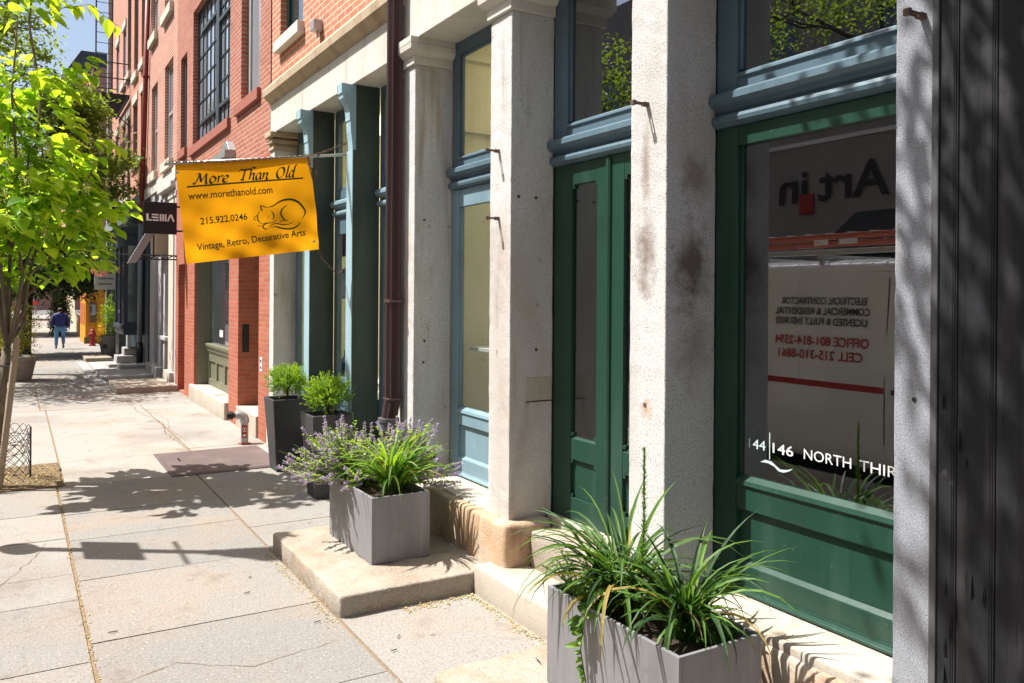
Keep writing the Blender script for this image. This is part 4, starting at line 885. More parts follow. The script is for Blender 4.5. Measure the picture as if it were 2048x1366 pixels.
MB().tube([(-1.69, YB+.012, 3.158),(.02, YB+.012, 3.40)], .0145, 10).lathe([(.0,-.02),(.022,-.018),(.022,0),(.0,.002)], (-1.69,YB+.012,3.158), 10, ax='x').build('pole', ALU, bn, smooth=True)
gm = MB()
for px, py in ((122,226),(1476,146),(1548,1000)):
    u, v = bl(px, py); p = bw_(u, v, .004); gm.lathe([(.007,0),(.013,-.002),(.013,.003),(.007,.004)], p, 12, ax='y')
gm.build('eyelet', STEEL, cloth)
def chain(name, pts, pitch=.036, r=.0042, sag=0):
    P = [Vector(p) for p in pts]; mb = MB(); k = 0
    for a, b in zip(P, P[1:]):
        L = (b-a).length; n = max(1, int(L/(pitch*.78)))
        d = (b-a).normalized(); s1 = d.cross(Vector((0,0,1))); s1 = s1.normalized() if s1.length > .1 else Vector((1,0,0)); s2 = s1.cross(d)
        for i in range(n):
            c_ = a + (b-a)*((i+.5)/n); c_ = c_ + Vector((0,0,-sag*math.sin(math.pi*(i+.5)/n))); sd_ = s1 if k % 2 else s2; k += 1
            ring = [c_ + d*(math.cos(2*math.pi*q/10)*pitch*.5) + sd_*(math.sin(2*math.pi*q/10)*pitch*.27) for q in range(11)]
            mb.tube(ring, r, 4, cap=False)
    return mb.build(name, RUSTIRON, bn)
pz = lambda x: 3.158 + (x+1.69)/1.71*.242
chain('chain', [(-1.70,YB-.02,3.17),(-1.2,YB-.022,pz(-1.2)-.012),(-.4,YB-.02,pz(-.4)+.01),(-.27,YB-.01,pz(-.27)+.02),(.02,YB,3.52)])
chain('chain', [(-.40,YB-.03,pz(-.4)),(-.37,YB-.03,3.18),(-.335,YB-.03,3.10),(-.31,YB-.02,3.18),(-.29,YB-.01,pz(-.29))])
chain('chain', [(-.275,YB-.01,2.425),(-.24,YB,2.34),(-.06,YB+.02,2.20),(.01,YB+.02,2.27)], sag=.02)

# ------------------------------------------------------------------ black square shop sign with slanted strut
lm_ = thing('projecting_sign', 'square matt black projecting shop sign with white block letters beyond the yellow banner', 'sign', (-.4, 17.5, 3.1))
sx0, sx1, sz0, sz1, sy = -.745, -.13, 3.13, 3.755, 17.5
MB().box(sx0, sx1, sy, sy+.09, sz0, sz1).build('board', SIGNBLACK, lm_, bevel=.006)
lt = MB(); LW = sx1 - sx0
def lq(pts): lt.face([(sx0 + p[0]*LW, sy-.003, sz0 + p[1]*.625) for p in pts])
for q in ([(.09,.40),(.16,.40),(.16,.62),(.09,.62)], [(.09,.40),(.26,.40),(.26,.445),(.09,.445)],
          [(.25,.57),(.45,.57),(.45,.62),(.25,.62)], [(.25,.485),(.45,.485),(.45,.535),(.25,.535)], [(.28,.40),(.45,.40),(.45,.45),(.28,.45)],
          [(.485,.40),(.535,.40),(.535,.62),(.485,.62)], [(.56,.40),(.61,.40),(.61,.62),(.56,.62)], [(.635,.40),(.685,.40),(.685,.62),(.635,.62)],
          [(.70,.40),(.75,.40),(.83,.62),(.78,.62)], [(.87,.40),(.93,.40),(.85,.62),(.79,.62)]): lt.face([(sx0+p[0]*LW, sy-.003-.0002*len(lt.f), sz0+p[1]*.625) for p in q])
lt.build('lettering', WHITE, lm_)
MB().tube([(sx1,sy+.04,3.68),(.0,sy+.04,3.68)], .02, 6).tube([(sx1,sy+.04,3.2),(.0,sy+.04,3.2)], .02, 6).build('bracket', BLACKIRON, lm_)
ls = thing('slanted_sign', 'grey slanted flat board sign on a black iron bracket under the black sign', 'sign', (-.5, 18.6, 2.8))
MB().prism([(-.95,2.56),(-.78,2.58),(-.40,3.26),(-.57,3.26)], 'y', 18.2, 18.26).build('board', mat('grey board', lin((150,150,150)), rough=.6), ls, bevel=.006)
bk = MB(); 
for z in (2.74, 2.66): bk.tube([(-1.15 if z > 2.7 else -.75, 18.3, z),(.1,18.3,z)], .016, 6)
for k_ in range(5): bk.tube([(-.7+k_*.16,18.3,2.66 if k_ % 2 else 2.74),(-.54+k_*.16,18.3,2.74 if k_ % 2 else 2.66)], .01, 5)
bk.tube([(-.45,18.3,2.7),(-.45,18.3,3.2)], .014, 6)
bk.build('bracket', BLACKIRON, ls)
ws = thing('hanging_sign', 'white hanging shop sign beside the flower basket on the far building', 'sign', (-.4, 29, 2.6))
MB().box(-.75, -.1, 29.0, 29.06, 2.05, 2.95).build('board', mat('white sign board', lin((190,190,186))), ws, bevel=.01)
for k_ in range(4): MB().box(-.65, -.25+.05*(k_ % 2), 28.992, 28.998, 2.2+k_*.17, 2.25+k_*.17).build('painted_line', mat('grey sign paint', lin((120,120,120))), ws)

# ------------------------------------------------------------------ steel cellar plate, standpipe, stone slabs
ht = thing('cellar_hatch', 'rust brown steel tread plate cellar hatch set flush in the pavement', 'hatch', (-.8, 10.3, 0))
MB().box(-1.36, -.2, 9.58, 10.92, -.02, .018).build('plate', HATCH, ht, bevel=.004)
fr2 = MB()
for a in ((-1.40,-1.36,9.54,10.96),(-.2,-.16,9.54,10.96),(-1.36,-.2,9.54,9.58),(-1.36,-.2,10.92,10.96)): fr2.box(a[0],a[1],a[2],a[3],-.02,.012)
fr2.build('frame', HATCH, ht, bevel=.003)
MB().tube([(-1.2,10.3,.02),(-1.2,10.32,.035),(-1.2,10.42,.035),(-1.2,10.44,.02)], .008, 6).build('lift_ring', BLACKIRON, ht)
sp = thing('standpipe', 'short galvanised fire standpipe with black cap and red label in front of the brick doorway', 'standpipe', (-.25, 11.22, 0))
MB().tube([(-.25,11.22,0),(-.25,11.22,.30)], .048, 16).build('riser', STEEL, sp, smooth=False)
MB().tube([(-.25,11.22,.28),(-.25,11.22,.31),(-.262,11.225,.35),(-.30,11.23,.375),(-.34,11.24,.378),(-.36,11.245,.378)], [.058,.06,.058,.056,.056,.056], 14).build('elbow', STEEL, sp, smooth=True)
MB().tube([(-.355,11.243,.378),(-.40,11.25,.378)], .036, 12).build('coupling', RUSTIRON, sp, smooth=True)
MB().tube([(-.395,11.25,.378),(-.47,11.262,.378)], .052, 14).tube([(-.40,11.25,.378),(-.415,11.252,.378)], .06, 14).build('cap', BLACKIRON, sp, smooth=False)
lb_ = MB()
for k_ in range(8):
    a0, a1 = -2.5+k_*.17, -2.5+(k_+1)*.17; r_ = .0488
    lb_.face([(-.25+r_*math.cos(a0),11.22+r_*math.sin(a0),.08),(-.25+r_*math.cos(a1),11.22+r_*math.sin(a1),.08),(-.25+r_*math.cos(a1),11.22+r_*math.sin(a1),.25),(-.25+r_*math.cos(a0),11.22+r_*math.sin(a0),.25)])
lb_.build('red_label', RED, sp)
lw = MB()
for zc, rr_ in ((.19,.03),(.115,.018)):
    for k_ in range(10):
        pts = []
        for q in range(3):
            an = 2*math.pi*(k_ + (0, 1, 0)[q])/10; du, dz = (0, 0) if q == 2 else (rr_*math.cos(an), rr_*math.sin(an))
            a_ = -1.85 + du/.05; pts.append((-.25+.0494*math.cos(a_), 11.22+.0494*math.sin(a_), zc+dz))
        lw.face(pts)
lw.build('label_disc', WHITE, sp)
MB().lathe([(.08,0),(.085,.004),(.05,.012),(.05,.012)], (-.25,11.22,.0), 16).build('base_flange', RED, sp)
cs = MB().block(-1.135, .01, 4.905, 6.47, -.04, .135, r=.020, amp=.014, step=.05, seed=1, fs=7).build('step_slab', STEP, smooth=True)
tag(cs, 'thick worn sandstone step slab carrying the lavender planter', 'doorstep')
ls2 = MB().block(-.215, .11, 1.7, 4.90, -.03, .19, r=.022, amp=.006, step=.08, seed=2).build('kerb_slab', SILL, smooth=True)
tag(ls2, 'long pale stone step under the green double door', 'doorstep')
fs_ = MB().block(-1.06, -.22, 1.2, 3.76, -.05, .115, r=.03, amp=.008, step=.08, seed=14).build('step_slab', STEP, smooth=True)
tag(fs_, 'low pale step slab under the nearest grey planter', 'doorstep')

# ------------------------------------------------------------------ planters
def trough(x0, x1, y0, y1, z0, z1, lab, soil_drop=.06):
    t = thing('trough_planter', lab, 'planter', ((x0+x1)/2, (y0+y1)/2, z0)); w_ = .018
    b = MB(); b.box(x0, x0+w_, y0, y1, z0, z1); b.box(x1-w_, x1, y0, y1, z0, z1); b.box(x0+w_, x1-w_, y0, y0+w_, z0, z1-.0005); b.box(x0+w_, x1-w_, y1-w_, y1, z0, z1-.0005); b.box(x0+w_, x1-w_, y0+w_, y1-w_, z0, z0+.02)
    b.build('box', PLANTER, t, bevel=.003)
    MB().block(x0+w_+.001, x1-w_-.001, y0+w_+.001, y1-w_-.001, z0+.05, z1-soil_drop, r=.01, amp=.02, step=.05, seed=3, fs=14).build('soil', SOIL, t, smooth=True)
    return t
trough(-.757, -.322, 5.355, 6.245, .137, .597, 'grey zinc trough planter on the sandstone step, overflowing with lavender flowers', .05)
trough(-.625, -.165, 2.44, 3.375, .117, .585, 'grey zinc trough planter nearest the camera, filled with arching grassy leaves', .07)
def tallpot(x0, y0, wb, wt, h, lab):
    cx, cy = x0 + wt/2, y0 + wt/2
    t = thing('tapered_planter', lab, 'planter', (cx, cy, 0), 'pair of tall charcoal planters')
    lv = [(wb/2, 0), (wt/2, h), (wt/2-.03, h), (wt/2-.045, h-.09)]; mb = MB()
    for r_, z in lv: mb.v += [(cx-r_,cy-r_,z),(cx+r_,cy-r_,z),(cx+r_,cy+r_,z),(cx-r_,cy+r_,z)]
    for i in range(3):
        for k_ in range(4): j = (k_+1) % 4; mb.f.append((i*4+k_, i*4+j, i*4+4+j, i*4+4+k_)); mb.t.append(.5)
    mb.f.append((3,2,1,0)); mb.t.append(.5)
    mb.build('pot', BLACKPOT, t, bevel=.012, seg=3)
    MB().block(cx-wt/2+.03, cx+wt/2-.03, cy-wt/2+.03, cy+wt/2-.03, h-.15, h-.05, r=.01, amp=.012, step=.05, seed=5, fs=20).build('soil', mat('bark topped soil %s' % lab[:5], (.12,.07,.045), [('n', 50, .5, .7, (.30,.19,.12), .8)], [('n', 45, 1, .02)], .95), t)
    return cx, cy
P1 = tallpot(-.415, 9.19, .30, .42, .81, 'tall tapered charcoal planter nearer the brick doorway')
P2 = tallpot(-.415, 7.77, .30, .42, .815, 'tall tapered charcoal planter partly behind the lavender flowers')
# ------------------------------------------------------------------ leaves, plants, trees
def rv(rg): 
    z = rg.uniform(-1, 1); a = rg.uniform(0, 6.2832); r_ = math.sqrt(1-z*z); return Vector((r_*math.cos(a), r_*math.sin(a), z))
def leaf(mb, p, d, n, L, W, droop=.25, t=.5):                               # broad leaf, folded along its midrib, drooping to the tip
    d = d.normalized(); s = d.cross(n)
    s = s.normalized() if s.length > 1e-3 else d.orthogonal().normalized(); u = s.cross(d)
    C_ = []; E1 = []; E2 = []
    for q, wq in ((0, 0), (.18, .36), (.45, .5), (.75, .32), (1, 0)):
        c = p + d*(L*q) - Vector((0, 0, 1))*(droop*L*q*q); C_.append(c)
        E1.append(c + s*(W*wq) + u*(W*wq*.35)); E2.append(c - s*(W*wq) + u*(W*wq*.35))
    for i in range(4):
        if i == 0: mb.face([C_[0], C_[1], E1[1]], t); mb.face([C_[0], E2[1], C_[1]], t)
        elif i == 3: mb.face([C_[3], C_[4], E1[3]], t); mb.face([C_[3], E2[3], C_[4]], t)
        else: mb.face([C_[i], C_[i+1], E1[i+1], E1[i]], t); mb.face([C_[i], E2[i], E2[i+1], C_[i+1]], t)
def leaflet(mb, p, d, n, L, W, t=.5):
    d = d.normalized(); s = d.cross(n); s = s.normalized() if s.length > 1e-3 else d.orthogonal().normalized(); u = s.cross(d)
    m = p + d*(L*.45); e = p + d*L - u*(L*.08)
    mb.face([p, m + s*(W*.5) + u*(W*.15), e], t); mb.face([p, e, m - s*(W*.5) + u*(W*.15)], t)
def blade(mb, p, az, el, L, W, curl, t, rg, seg=9):
    q = Vector(p); a = el; ds = L/seg; h = Vector((math.cos(az), math.sin(az), 0)); s = Vector((-h.y, h.x, 0)); tw = rg.uniform(-.5, .5); prev = None
    for i in range(seg+1):
        k = i/seg; wd = W*.5*min(1, .55+1.6*k)*(1 - max(0, (k-.55)/.45)**1.6) + .0003
        d = h*math.cos(a) + Vector((0,0,1))*math.sin(a); s2 = (s*math.cos(tw*k) + d.cross(s)*math.sin(tw*k)); n = s2.cross(d)
        cur = (q - s2*wd - n*(wd*.5), q.copy(), q + s2*wd - n*(wd*.5))
        if prev:
            mb.face([prev[0], cur[0], cur[1], prev[1]], t); mb.face([prev[1], cur[1], cur[2], prev[2]], t)
        prev = cur; q = q + d*ds; a -= curl*ds*(1 + 1.2*k)*(1.0 if a > -1.3 else .1)
def lily(name, lab, c, n, L, m, seed, bias=None, W=.017, group=None, cu=1.0):
    rg = random.Random(seed); mb = MB()
    for i in range(n):
        az = rg.uniform(0, 6.283) if not bias or rg.random() > bias[1] else bias[0] + rg.gauss(0, .7)
        el = R(rg.uniform(58, 88)); l_ = L*rg.uniform(.55, 1.1); r_ = .05*math.sqrt(rg.random()); b = rg.uniform(0, 6.28)
        blade(mb, (c[0] + r_*math.cos(b), c[1] + r_*math.sin(b), c[2]-.02), az, el, l_, W*rg.uniform(.7, 1.2), cu*rg.uniform(1.2, 4.6)/max(.3, l_/.5), rg.random()**1.3, rg)
    return tag(mb.build(name, m, smooth=True), lab, 'plant', group)
LG = 'strap leaved clumps in the trough planters'
lily('daylily', 'bright arching strap leaved clump in the lavender planter', (-.50, 5.62, .55), 110, .62, L_LILY, 1, W=.022, cu=.72)
lily('daylily', 'tall strap leaved clump at the far end of the nearest planter', (-.40, 3.08, .515), 115, .74, L_LILYSHADE, 2, bias=(R(170), .25), W=.0195, cu=.95)
lily('daylily', 'darker strap leaved clump at the near end of the nearest planter', (-.36, 2.70, .515), 110, .62, L_LILYSHADE, 3, W=.0205, cu=.9)

def catmint(c, n, lab, seed, bias, spread):
    rg = random.Random(seed); t = thing('catmint', lab, 'plant', c, 'lavender flowered plants'); lf = MB(); fl = MB(); st = MB()
    for i in range(n):
        az = bias + rg.gauss(0, spread); el = R(rg.uniform(10, 82)); L = rg.uniform(.28, .56); q = Vector((c[0]+rg.uniform(-.10,.10), c[1]+rg.uniform(-.12,.12), c[2])); a = el; pts = [q.copy()]
        for k in range(8):
            d = Vector((math.cos(az)*math.cos(a), math.sin(az)*math.cos(a), math.sin(a))); q = q + d*(L/8); pts.append(q.copy()); a += rg.uniform(-.16, .10) + (.08 if k > 4 else 0)
        st.tube(pts, [.0028]*4 + [.0018]*5, 4, cap=False)
        for k in range(0, 7):
            for w_ in range(9):
                dd = rv(rg); dd.z = abs(dd.z)*.4; leaflet(lf, pts[k].lerp(pts[k+1], rg.random()) + dd*.004, dd, Vector((0,0,1)), rg.uniform(.018,.036), rg.uniform(.013,.024), rg.random())
        if rg.random() < .8:
            for k in range(4, 8):
                for q_ in (.05, .38, .72):
                    cc = pts[k].lerp(pts[k+1], q_)
                    for w_ in range(11):
                        dd = rv(rg); leaflet(fl, cc + dd*.003, dd, rv(rg), rg.uniform(.011,.019)*(1.3 - .06*k), rg.uniform(.009,.013), rg.random())
    lf.build('foliage', L_MINT, t); fl.build('flower_spikes', FL_PURPLE, t); st.build('stems', L_WEED, t)
catmint((-.63, 6.08, .545), 185, 'lavender flowered catmint spilling over the street side of the middle planter', 11, R(165), 1.0)
catmint((-.37, 5.86, .545), 120, 'taller lavender flowered catmint at the wall side of the middle planter', 12, R(25), .75)
def weedclump(c, n, L, lab, seed, tall=False, name='weed'):
    rg = random.Random(seed); mb = MB()
    for i in range(n):
        az = rg.uniform(0, 6.28); q = Vector((c[0]+rg.uniform(-.07,.07), c[1]+rg.uniform(-.07,.07), c[2])); a = R(rg.uniform(50, 85)) if not tall else R(87); pts = [q.copy()]; l_ = L*rg.uniform(.6,1); N = 10 if not tall else 22
        for k in range(N):
            d = Vector((math.cos(az)*math.cos(a), math.sin(az)*math.cos(a), math.sin(a))); q = q + d*(l_/N); pts.append(q.copy()); a += rg.uniform(-.12,.06) if not tall else rg.uniform(-.03,.03)
        mb.tube(pts, .0024 if not tall else .004, 4, t=.4, cap=False)
        for k in range(1, N):
            for w_ in range(5 if not tall else 20):
                dd = rv(rg); dd.z = abs(dd.z)*.7 + (.9 if tall else 0); s_ = (1 - .5*k/N)*(.8 if tall else 1); leaflet(mb, pts[k].lerp(pts[k+1], rg.random()), dd, Vector((0,0,1)), rg.uniform(.025,.045)*s_*(1.35 if tall else 1), rg.uniform(.010,.018)*s_, rg.random())
    return tag(mb.build(name, L_WEED), lab, 'plant')
weedclump((-.52, 3.12, .52), 48, .36, 'feathery mid green weed bushing out under the strap leaves', 21)
weedclump((-.36, 3.02, .52), 1, .78, 'single tall upright leafy weed spire rising in front of the green door', 22, True, 'weed_spire')
weedclump((-.30, 2.55, .515), 7, .10, 'low pale weeds on the soil at the near corner of the nearest planter', 23)
vn = MB(); rg = random.Random(5); pts = [Vector((-.58,3.02,.56)), Vector((-.645,3.03,.585)), Vector((-.66,3.03,.50)), Vector((-.665,3.04,.40)), Vector((-.66,3.02,.31)), Vector((-.665,2.98,.22))]
vn.tube(pts, .003, 5, t=.3)
for i in range(5):
    for k in range(5):
        p = pts[i].lerp(pts[i+1], rg.random()); d = Vector((-.6+rg.uniform(-.3,.3), rg.uniform(-1,1), rg.uniform(-.5,.4))); leaf(vn, p, d, Vector((-1,0,.6)), rg.uniform(.035,.085)*(1 if i < 3 else .55), rg.uniform(.03,.06)*(1 if i < 3 else .55), .3, rg.random())
tag(vn.build('trailing_vine', L_WEED), 'ivy like vine trailing down the street face of the nearest planter', 'vine')

def boxball(c, r_, n, lab, seed, z0):
    rg = random.Random(seed); t = thing('box_shrub', lab, 'shrub', (c[0], c[1], z0), 'clipped box balls'); mb = MB()
    for i in range(n):
        d = rv(rg); k = rg.random()**.45
        if d.z < -.75: continue
        b = noise.noise(d*1.7 + Vector((seed, 0, 0)))*.22 + 1
        p = Vector(c) + Vector((d.x*r_*1.12, d.y*r_*1.12, d.z*r_*.92))*k*b
        ax = (d + Vector((0,0,.55)) + rv(rg)*.35).normalized(); l_ = rg.uniform(.05,.085)*(1.35 if rg.random() < .12 and k > .8 else 1)
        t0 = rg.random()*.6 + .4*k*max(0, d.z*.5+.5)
        for j in range(7):
            q = p + ax*(l_*j/7)
            for w_ in range(2):
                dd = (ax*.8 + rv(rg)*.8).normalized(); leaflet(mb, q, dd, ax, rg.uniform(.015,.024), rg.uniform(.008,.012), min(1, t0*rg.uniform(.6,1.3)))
    mb.build('foliage', L_BOX, t)
    tr = MB(); tr.tube([(c[0], c[1], z0-.06), (c[0]+.01, c[1], z0+.06), (c[0], c[1]+.01, c[2])], [.014,.012,.009], 8)
    for k in range(9):
        d = rv(rg); d.z = abs(d.z)*.6+.2; tr.tube([(c[0], c[1], z0+.05+.01*k), tuple(Vector(c)+d*r_*.6)], [.006,.003], 5)
    tr.build('stem', BARK_DK, t)
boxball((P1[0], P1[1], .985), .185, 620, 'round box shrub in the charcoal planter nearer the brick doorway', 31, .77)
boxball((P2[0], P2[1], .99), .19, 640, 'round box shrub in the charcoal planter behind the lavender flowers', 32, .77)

def limb(mb, a, b, r0, r1, rg, seg=6, wob=.06):
    a, b = Vector(a), Vector(b); L = (b-a).length; pts = []; rs = []
    for i in range(seg+1):
        k = i/seg; p = a.lerp(b, k) + (rv(rg)*wob*L*math.sin(math.pi*k)) + Vector((0,0,.05*L*math.sin(math.pi*k))); pts.append(p); rs.append(r0+(r1-r0)*k)
    mb.tube(pts, rs, 7); return pts
# young broad-leaved street tree
rg = random.Random(41)
t1 = thing('street_tree', 'young street tree with big bright drooping leaves, tied to a timber stake', 'tree', (-3.0, 9.9, 0))
tk = MB(); fork = Vector((-2.93, 9.9, 1.42))
tk.tube([(-3.035,9.9,-.05),(-3.01,9.9,.5),(-2.97,9.9,1.0),fork], [.056,.048,.044,.044], 10)
ends = [(-2.55,9.75,2.75),(-2.15,9.7,3.3),(-2.5,10.1,4.2),(-2.85,9.7,5.0),(-3.3,10.0,4.3),(-3.6,9.7,3.2),(-2.75,9.5,3.4),(-3.1,10.3,3.6),(-2.25,10.1,2.7),(-2.62,9.85,5.9)]
br = []
for e in ends: br.append(limb(tk, fork, e, .020, .007, rg))
for bp in list(br):
    for j in (3, 4, 5):
        e = bp[j] + rv(rg)*.45 + Vector((.1,0,.1)); br.append(limb(tk, bp[j], e, .008, .004, rg, 4))
tk.build('trunk', BARK, t1, smooth=True)
lf = MB()
def inside(p):
    z = p.z
    if z < 2.1: return False
    r_ = 1.0 if z < 3.1 else (.64 if z < 4.2 else max(.34, .60 - .25*(z-4.2)))
    if z < 2.7: r_ *= .65 + .35*(z-2.1)/.6
    dx, dy = (p.x + 2.92 - .10*min(1.4, z-2.4))/r_, (p.y - 9.9)/(r_*1.0)
    return dx*dx + dy*dy < 1
N = 0; tips = [b[-1] for b in br] + [b[len(b)//2] for b in br]
while N < 175:
    p = Vector((rg.uniform(-4.0,-1.75), rg.uniform(8.9,10.9), rg.uniform(2.1,6.6)))
    if not inside(p): continue
    if p.z > 4.1 and rg.random() < .55: continue
    if noise.noise(p*1.5) < -.08 : continue
    N += 1; tips.append(p)
for p in tips:
    o = Vector((p.x + 2.92, p.y - 9.9, 0)); o = o.normalized() if o.length > .05 else Vector((1,0,0))
    k = rg.randint(5, 10); tn = rg.random()
    for i in range(k):
        d = (o*.7 + rv(rg)*.8); d.z = d.z*.35 - .12; L = rg.uniform(.09,.20)
        leaf(lf, p + rv(rg)*.10, d, Vector((rg.uniform(-.3,.3), rg.uniform(-.3,.3), 1)), L, L*rg.uniform(.68,.85), rg.uniform(.15,.55), min(1, max(0, .25+.5*tn+rg.uniform(-.3,.4))))
# a few sprays that stand clear of the crown
for s_ in ([(-2.3,9.8,3.5),(-2.06,9.75,3.62),(-1.88,9.7,3.5)], [(-2.5,9.9,4.95),(-2.2,9.9,5.05),(-1.9,9.9,4.85)], [(-2.5,9.8,2.9),(-2.3,9.75,2.95),(-2.12,9.7,2.72)]):
    tw = MB().tube(s_, [.006,.004,.003], 5).build('branch', BARK, t1)
    for i in range(11):
        k = rg.uniform(.2, 1.99); a = Vector(s_[int(k)]).lerp(Vector(s_[int(k)+1]), k % 1); d = Vector((rg.uniform(-.2,1), rg.uniform(-.7,.7), rg.uniform(-.9,.1))); L = rg.uniform(.09,.17)
        leaf(lf, a, d, Vector((0,0,1)), L, L*.75, .4, rg.uniform(.5,1))
lf.build('crown', L_YOUNG, t1, smooth=True)
for p in ((-2.78,9.2,3.05),(-2.25,9.4,3.05),(-2.05,9.6,3.12),(-2.6,9.15,3.35),(-2.95,9.2,2.9),(-2.62,9.3,2.55)):
    fm = MB()
    for i in range(90):
        d = rv(rg); q = Vector(p) + Vector((d.x*.05, d.y*.05, d.z*.11))*rg.random(); leaflet(fm, q, rv(rg), rv(rg), .012, .009, rg.random())
    fm.build('flower_cluster', FL_CREAM, t1)
sk = thing('tree_stake', 'rough split timber stake tied beside the young street tree', 'stake', (-2.9, 9.78, 0))
MB().tube([(-3.0,9.74,-.1),(-2.84,9.76,1.52)], [.034,.032], 5).build('stake', STAKE, sk)
MB().tube([(-2.86,9.735,1.22),(-2.90,9.84,1.25),(-2.98,9.97,1.26),(-2.99,9.86,1.24),(-2.86,9.76,1.22)], .008, 6).build('tie', RUBBER, sk)
tg = thing('tree_guard', 'low black wire hoop fence around the mulched tree pit', 'fence', (-3.15, 10.15, 0))
wm = MB(); cx, cy, r_ = -3.13, 10.12, .42; NP = 22
pp = lambda a, z: (cx + r_*math.cos(a), cy + r_*math.sin(a), z)
for k in range(NP):
    a0 = 2*math.pi*k/NP; a1 = 2*math.pi*(k+2)/NP
    wm.tube([pp(a0 + (a1-a0)*q/8, .46 + .11*math.sin(math.pi*q/8)) for q in range(9)], .0035, 4, cap=False)
    if k % 2 == 0: wm.tube([pp(a0 + (a1-a0)*q/8, .33 + .11*math.sin(math.pi*q/8)) for q in range(9)], .0035, 4, cap=False)
    for sg in (1, -1): wm.tube([pp(a0 + sg*q*.32, .04 + .105*q) for q in range(5)], .003, 4, cap=False)
for z in (.33, .46): wm.tube([pp(2*math.pi*k/30, z) for k in range(31)], .0035, 4, cap=False)
wm.build('wire_hoops', BLACKIRON, tg)
for a in (0, 1.57, 3.14, 4.71): MB().tube([pp(a, -.05), pp(a, .56)], .008, 6).build('post', BLACKIRON, tg)
ml = MB().block(-4.12, -2.425, 9.63, 10.94, -.05, .012, r=.01, amp=.018, step=.06, seed=4, fs=9).build('bark_mulch', MULCH, smooth=True); ml['kind'] = 'stuff'
lt_ = MB(); rg = random.Random(8)
def litter(n, f, s0=.008, s1=.022):
    for i in range(n):
        p = Vector(f()); d = rv(rg); d.z *= .25; leaflet(lt_, p + Vector((0,0,.004)), d, Vector((rg.uniform(-.4,.4),rg.uniform(-.4,.4),1)), rg.uniform(s0,s1), rg.uniform(s0,s1)*.7, rg.random())
litter(1100, lambda: (rg.uniform(-4.0,-2.45), rg.uniform(9.65,10.9), .022), .012, .035)
litter(300, lambda: (-2.485 + rg.gauss(0,.012), rg.uniform(3,9.6), .0))
litter(220, lambda: (-1.17 + rg.gauss(0,.02) - .03*abs(rg.gauss(0,1)), rg.uniform(4.8,6.4), .002))
litter(210, lambda: (rg.uniform(-.75,-.24), 4.87 - abs(rg.gauss(0,.05)), .002))
litter(260, lambda: (-.235 - abs(rg.gauss(0,.03)), rg.uniform(3.8,4.88), .002))
litter(160, lambda: (rg.uniform(-2.4,-.1), rg.uniform(3.5,9.4), .001), .006, .014)
litter(120, lambda: (rg.uniform(-1.1,-.1), 17.93 - abs(rg.gauss(0,.05)), -.02))
o = lt_.build('fallen_petals', LITTER); o['kind'] = 'stuff'
tw_ = MB()
for (x, y, a, L) in ((-1.55,5.6,.6,.05),(-1.45,5.9,.9,.04),(-.95,4.45,.9,.05),(-.55,3.55,1.4,.06),(-2.38,5.35,.2,.05),(-1.05,4.3,.3,.04),(-1.3,4.9,.4,.05)):
    tw_.tube([(x,y,.012 if x < -1.06 or y > 3.8 else .125),(x+L*math.cos(a),y+L*math.sin(a),.008 if x < -1.06 or y > 3.8 else .122)], .003, 4)
o = tw_.build('fallen_twigs', BARK_DK); o['kind'] = 'stuff'

def bigtree(lab, base, fork_h, crowns, ncl, per, L, lm, bm, seed, r0=.16, hole=-.05, name='tree', drop=0, flat=.5):
    rg = random.Random(seed); t = thing(name, lab, 'tree', base); tk = MB(); b = Vector(base); f = b + Vector((rg.uniform(-.1,.1), rg.uniform(-.1,.1), fork_h))
    tk.tube([b - Vector((0,0,.2)), b + Vector((0,0,.15)), b.lerp(f, .5), f], [r0*1.3, r0, r0*.85, r0*.8], 10)
    lf = MB()
    for (cx, cy, cz, rx, ry, rz) in crowns:
        c = Vector((cx, cy, cz)); st = limb(tk, f, c, r0*.55, r0*.2, rg, 6, .05)
        for k in range(9):
            d = rv(rg); e = c + Vector((d.x*rx, d.y*ry, d.z*rz))*.8; limb(tk, st[rg.randint(3,6)], e, r0*.16, .012, rg, 5, .08)
        m = 0
        while m < ncl:
            d = rv(rg); k = rg.random()**.4; p = c + Vector((d.x*rx, d.y*ry, d.z*rz))*k
            m += 1
            if noise.noise(p*(1.6/max(.8, rx*.6)) + Vector((seed,0,0))) < hole: continue
            cr = rg.uniform(.18,.42)*(rx/2)**.5; tn = rg.random()
            for i in range(per):
                q = p + Vector((rg.gauss(0,cr), rg.gauss(0,cr), rg.gauss(0,cr*flat) - drop*rg.random()))
                dd = rv(rg); dd.z = dd.z*.5 - .3; leaflet(lf, q, dd, Vector((rg.uniform(-.5,.5),rg.uniform(-.5,.5),1)), L*rg.uniform(.7,1.3), L*rg.uniform(.45,.7), min(1, max(0, tn*.7 + rg.uniform(-.1,.4))))
    tk.build('trunk', bm, t, smooth=True); lf.build('crown', lm, t)
    return t
bigtree('tall loose crowned mid green tree behind the young street tree', (-3.1,24,gz(24)), 3.0, [(-2.9,23.5,5.2,2.0,2.2,1.7),(-1.15,24.2,5.2,1.15,1.6,1.0),(-3.5,24.6,8.4,1.5,1.8,1.6),(-1.75,24.2,6.6,.85,1.1,.8),(-4.2,20.8,4.9,1.5,2.6,1.1)], 110, 56, .13, L_MID, BARK_DK, 51, hole=-.22)
bigtree('dark drooping tree overhanging the pavement near the walking man', (-2.6,32,gz(32)), 2.2, [(-1.35,31,3.05,1.5,1.8,1.0),(-3.3,31.5,4.0,1.8,2.0,1.7)], 150, 84, .16, L_DARK, BARK_DK, 52, r0=.2, hole=-.25, drop=.5)
